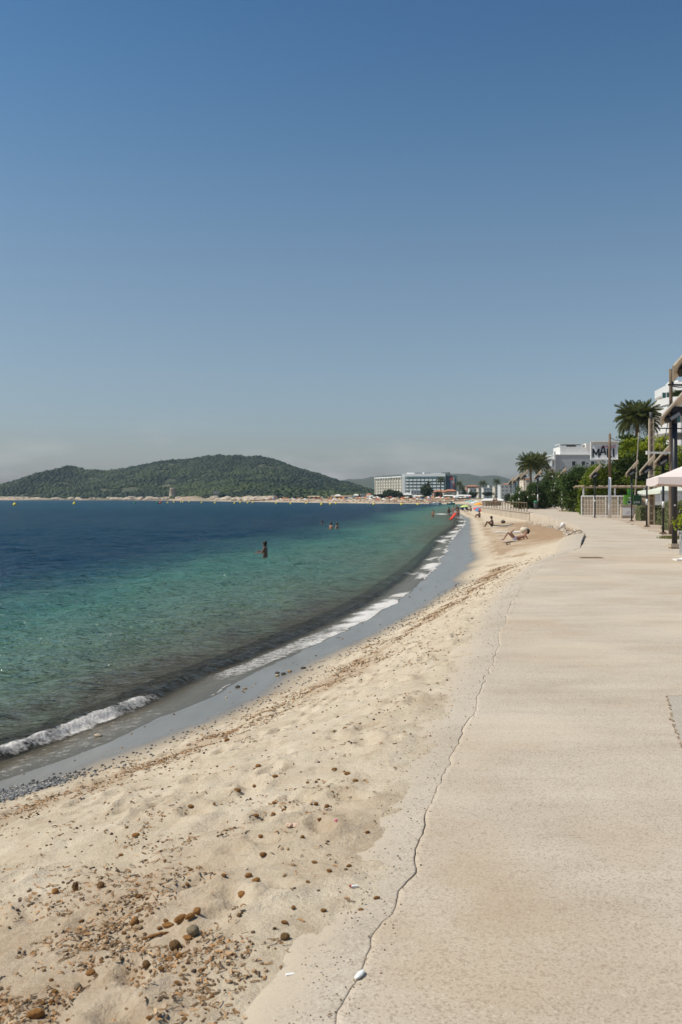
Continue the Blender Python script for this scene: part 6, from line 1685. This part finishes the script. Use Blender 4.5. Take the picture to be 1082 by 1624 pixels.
# stones on the wet sand
ST = [mat('stone_dark', (.055, .05, .04), .5, .4, 20, .4), mat('stone_pale', (.40, .33, .24), .6, .25, 20, .3), mat('stone_ochre', (.33, .22, .11), .6, .3, 20, .3)]
for px, py, r, ci, lab in ((440, 1068, .07, 0, 'dark stone on the wet sand, top of the little group'), (440, 1072, .065, 1, 'pale round stone at the front of the little group on wet sand'), (449.5, 1069.5, .075, 0, 'dark stone at the middle of the little group on wet sand'), (459.5, 1065.5, .07, 2, 'ochre flat stone at the right of the little group on wet sand'), (481, 1060.5, .08, 0, 'dark stone lying apart to the right on the wet sand'),
                           (377, 1090, .07, 0, 'dark stone in the thin water sheet'), (389, 1092.5, .05, 2, 'ochre stone right of the dark one in the thin water sheet'), (156, 1168.5, .09, 1, 'orange-beige stone washed by the thin foam at left')):
    r *= .52; p = SP(px, py); tag(MB().ball((0, 0, r * .3), (r * 1.15, r * .9, r * .55), 9, 6, .16).build('stone', ST[ci], None, True, p), lab, 'stone', 'stones on the wet sand')
# loose weed litter: curled strips, thick where the weed lies
rg = np.random.default_rng(91)
def scatter(n, ylo, yhi, f):
    out = []
    while sum(map(len, out)) < n:
        y = ylo * (yhi / ylo) ** rg.random(60000); x = XL0(y) * 1 + (Xw(y) - XL0(y)) * rg.random(60000)
        w_ = f(x, y); k = rg.random(60000) < w_; out.append(np.stack([x[k], y[k]], 1))
    return np.concatenate(out)[:n]
def wdens(x, y):
    s = x - Xw(y); e = XL0(y) - x; n_ = fbm(x * 2.2, y * 1.4, 201, 4); n2_ = fbm(x * 7, y * 5, 202, 3)
    base = .05 * sst(.15, .5, e)
    wr_ = .5 * np.exp(-((s - wet_s(y) - 1.3) / .5) ** 2) * sst(.0, .5, n_ + .25)
    near_ = .9 * np.exp(-(((x + 1.05) / .55) ** 2 + ((y - 3.75) / .55) ** 2)) + .3 * sst(7, 4, y) * np.exp(-((x + .85) / .7) ** 2)
    return np.clip((base + wr_ + near_) * (sst(-.12, .30, n_ + n2_ * .9) * 1.25) * sst(0, .25, s - wet_s(y)) * sst(.1, .3, e - apron_w(y) * .6), 0, 1) + .004 * sst(0, .2, s - wet_s(y)) * (e > .15)
P = scatter(13000, 2.3, 30, wdens)
z = sand_z(P[:, 0], P[:, 1]); n = len(P)
L_ = rg.uniform(.010, .034, n) * (1 + P[:, 1] * .05); w_ = rg.uniform(.0022, .006, n) * (1 + P[:, 1] * .10); an = rg.uniform(0, 6.28, n)
C = np.stack([P[:, 0], P[:, 1], z], 1)
dv = np.stack([np.cos(an), np.sin(an), np.zeros(n)], 1); sv_ = np.stack([-np.sin(an), np.cos(an), np.zeros(n)], 1)
up = np.array([0, 0, 1.0]); lift = rg.uniform(.001, .009, n)
ring = []
for f in (-1, 0, 1):
    c_ = C + dv * (L_ * f * .5)[:, None] + up * (np.where(f == 0, lift, .002) + .001)[:, None] if f == 0 else C + dv * (L_ * f * .5)[:, None] + sv_ * (L_ * .15 * rg.uniform(-1, 1, n))[:, None] + up * .0025
    ring += [c_ - sv_ * (w_ * .5)[:, None], c_ + sv_ * (w_ * .5)[:, None] + up * (w_ * .4)[:, None]]
V = np.stack(ring, 1).reshape(-1, 3); i = np.arange(n)[:, None] * 6
Fq = np.concatenate([i + np.array([[0, 1, 3, 2]]), i + np.array([[2, 3, 5, 4]])])
tn_ = np.clip(rg.beta(1.4, 1.6, n), 0, 1)
m, N, L, b = new_mat('dry_weed')
L.new(ramp(N, L, attr(N, 'tint'), [(0, (.06, .04, .022)), (.4, (.20, .11, .045)), (.75, (.42, .22, .085)), (1, (.52, .37, .22))]), b.inputs['Base Color']); b.inputs['Roughness'].default_value = .85
tag(link('weed_litter', np_mesh('weed_litter', V, Fq, False, {'tint': np.repeat(tn_, 6)}), m), kind='stuff')
# little clods, pebbles and crumbs
def crumbs(name, P, r, mtl, seed, tint, flat=.7):
    z = sand_z(P[:, 0], P[:, 1])
    return tag(crowns(name, np.stack([P[:, 0], P[:, 1], z + r * .25], 1), r, mtl, seed, flat, tint), kind='stuff')
m, N, L, b = new_mat('crumb_colours')
L.new(ramp(N, L, attr(N, 'tint'), [(0, (.04, .03, .022)), (.4, (.16, .095, .045)), (.7, (.34, .21, .10)), (1, (.50, .40, .29))]), b.inputs['Base Color']); b.inputs['Roughness'].default_value = .9
P = scatter(4600, 2.3, 34, lambda x, y: np.clip(wdens(x, y) * .8 + .006, 0, 1))
crumbs('weed_crumbs', P, rg.uniform(.0025, .0075, len(P)) * (1 + P[:, 1] * .09), m, 3, np.clip(rg.beta(1.3, 1.5, len(P)), 0, 1))
# grey shingle at the edge of the wet sand, lower left
m2, N, L, b = new_mat('shingle_colours')
L.new(ramp(N, L, attr(N, 'tint'), [(0, (.03, .03, .032)), (.6, (.13, .13, .13)), (1, (.36, .33, .29))]), b.inputs['Base Color']); b.inputs['Roughness'].default_value = .6
y = rg.normal(9.35, .28, 1500); x = Xw(y) + wet_s(y) + .03 + rg.normal(0, .16, 1500) - .0
k = y < 10.6
crumbs('shingle', np.stack([x[k], y[k]], 1), rg.uniform(.008, .020, k.sum()), m2, 4, rg.random(k.sum()))
y = 9.3 + 22 * rg.random(420) ** 1.6; x = Xw(y) + wet_s(y) + np.abs(rg.normal(0, .45, 420))
crumbs('shingle', np.stack([x, y], 1), rg.uniform(.006, .016, 420) * (1 + y * .02), m2, 6, rg.random(420) * .7)
# grit on apron and promenade edge
n = 1100; y = 2.2 + 22 * rg.random(n) ** 2; x = XL0(y) - apron_w(y) * rg.uniform(-.3, 1.0, n) 
tag(crowns('grit', np.stack([x, y, np.full(n, .001)], 1), rg.uniform(.0015, .004, n) * (1 + y * .06), m, 8, .6, np.clip(rg.beta(1.2, 1.5, n), 0, 1)), kind='stuff')
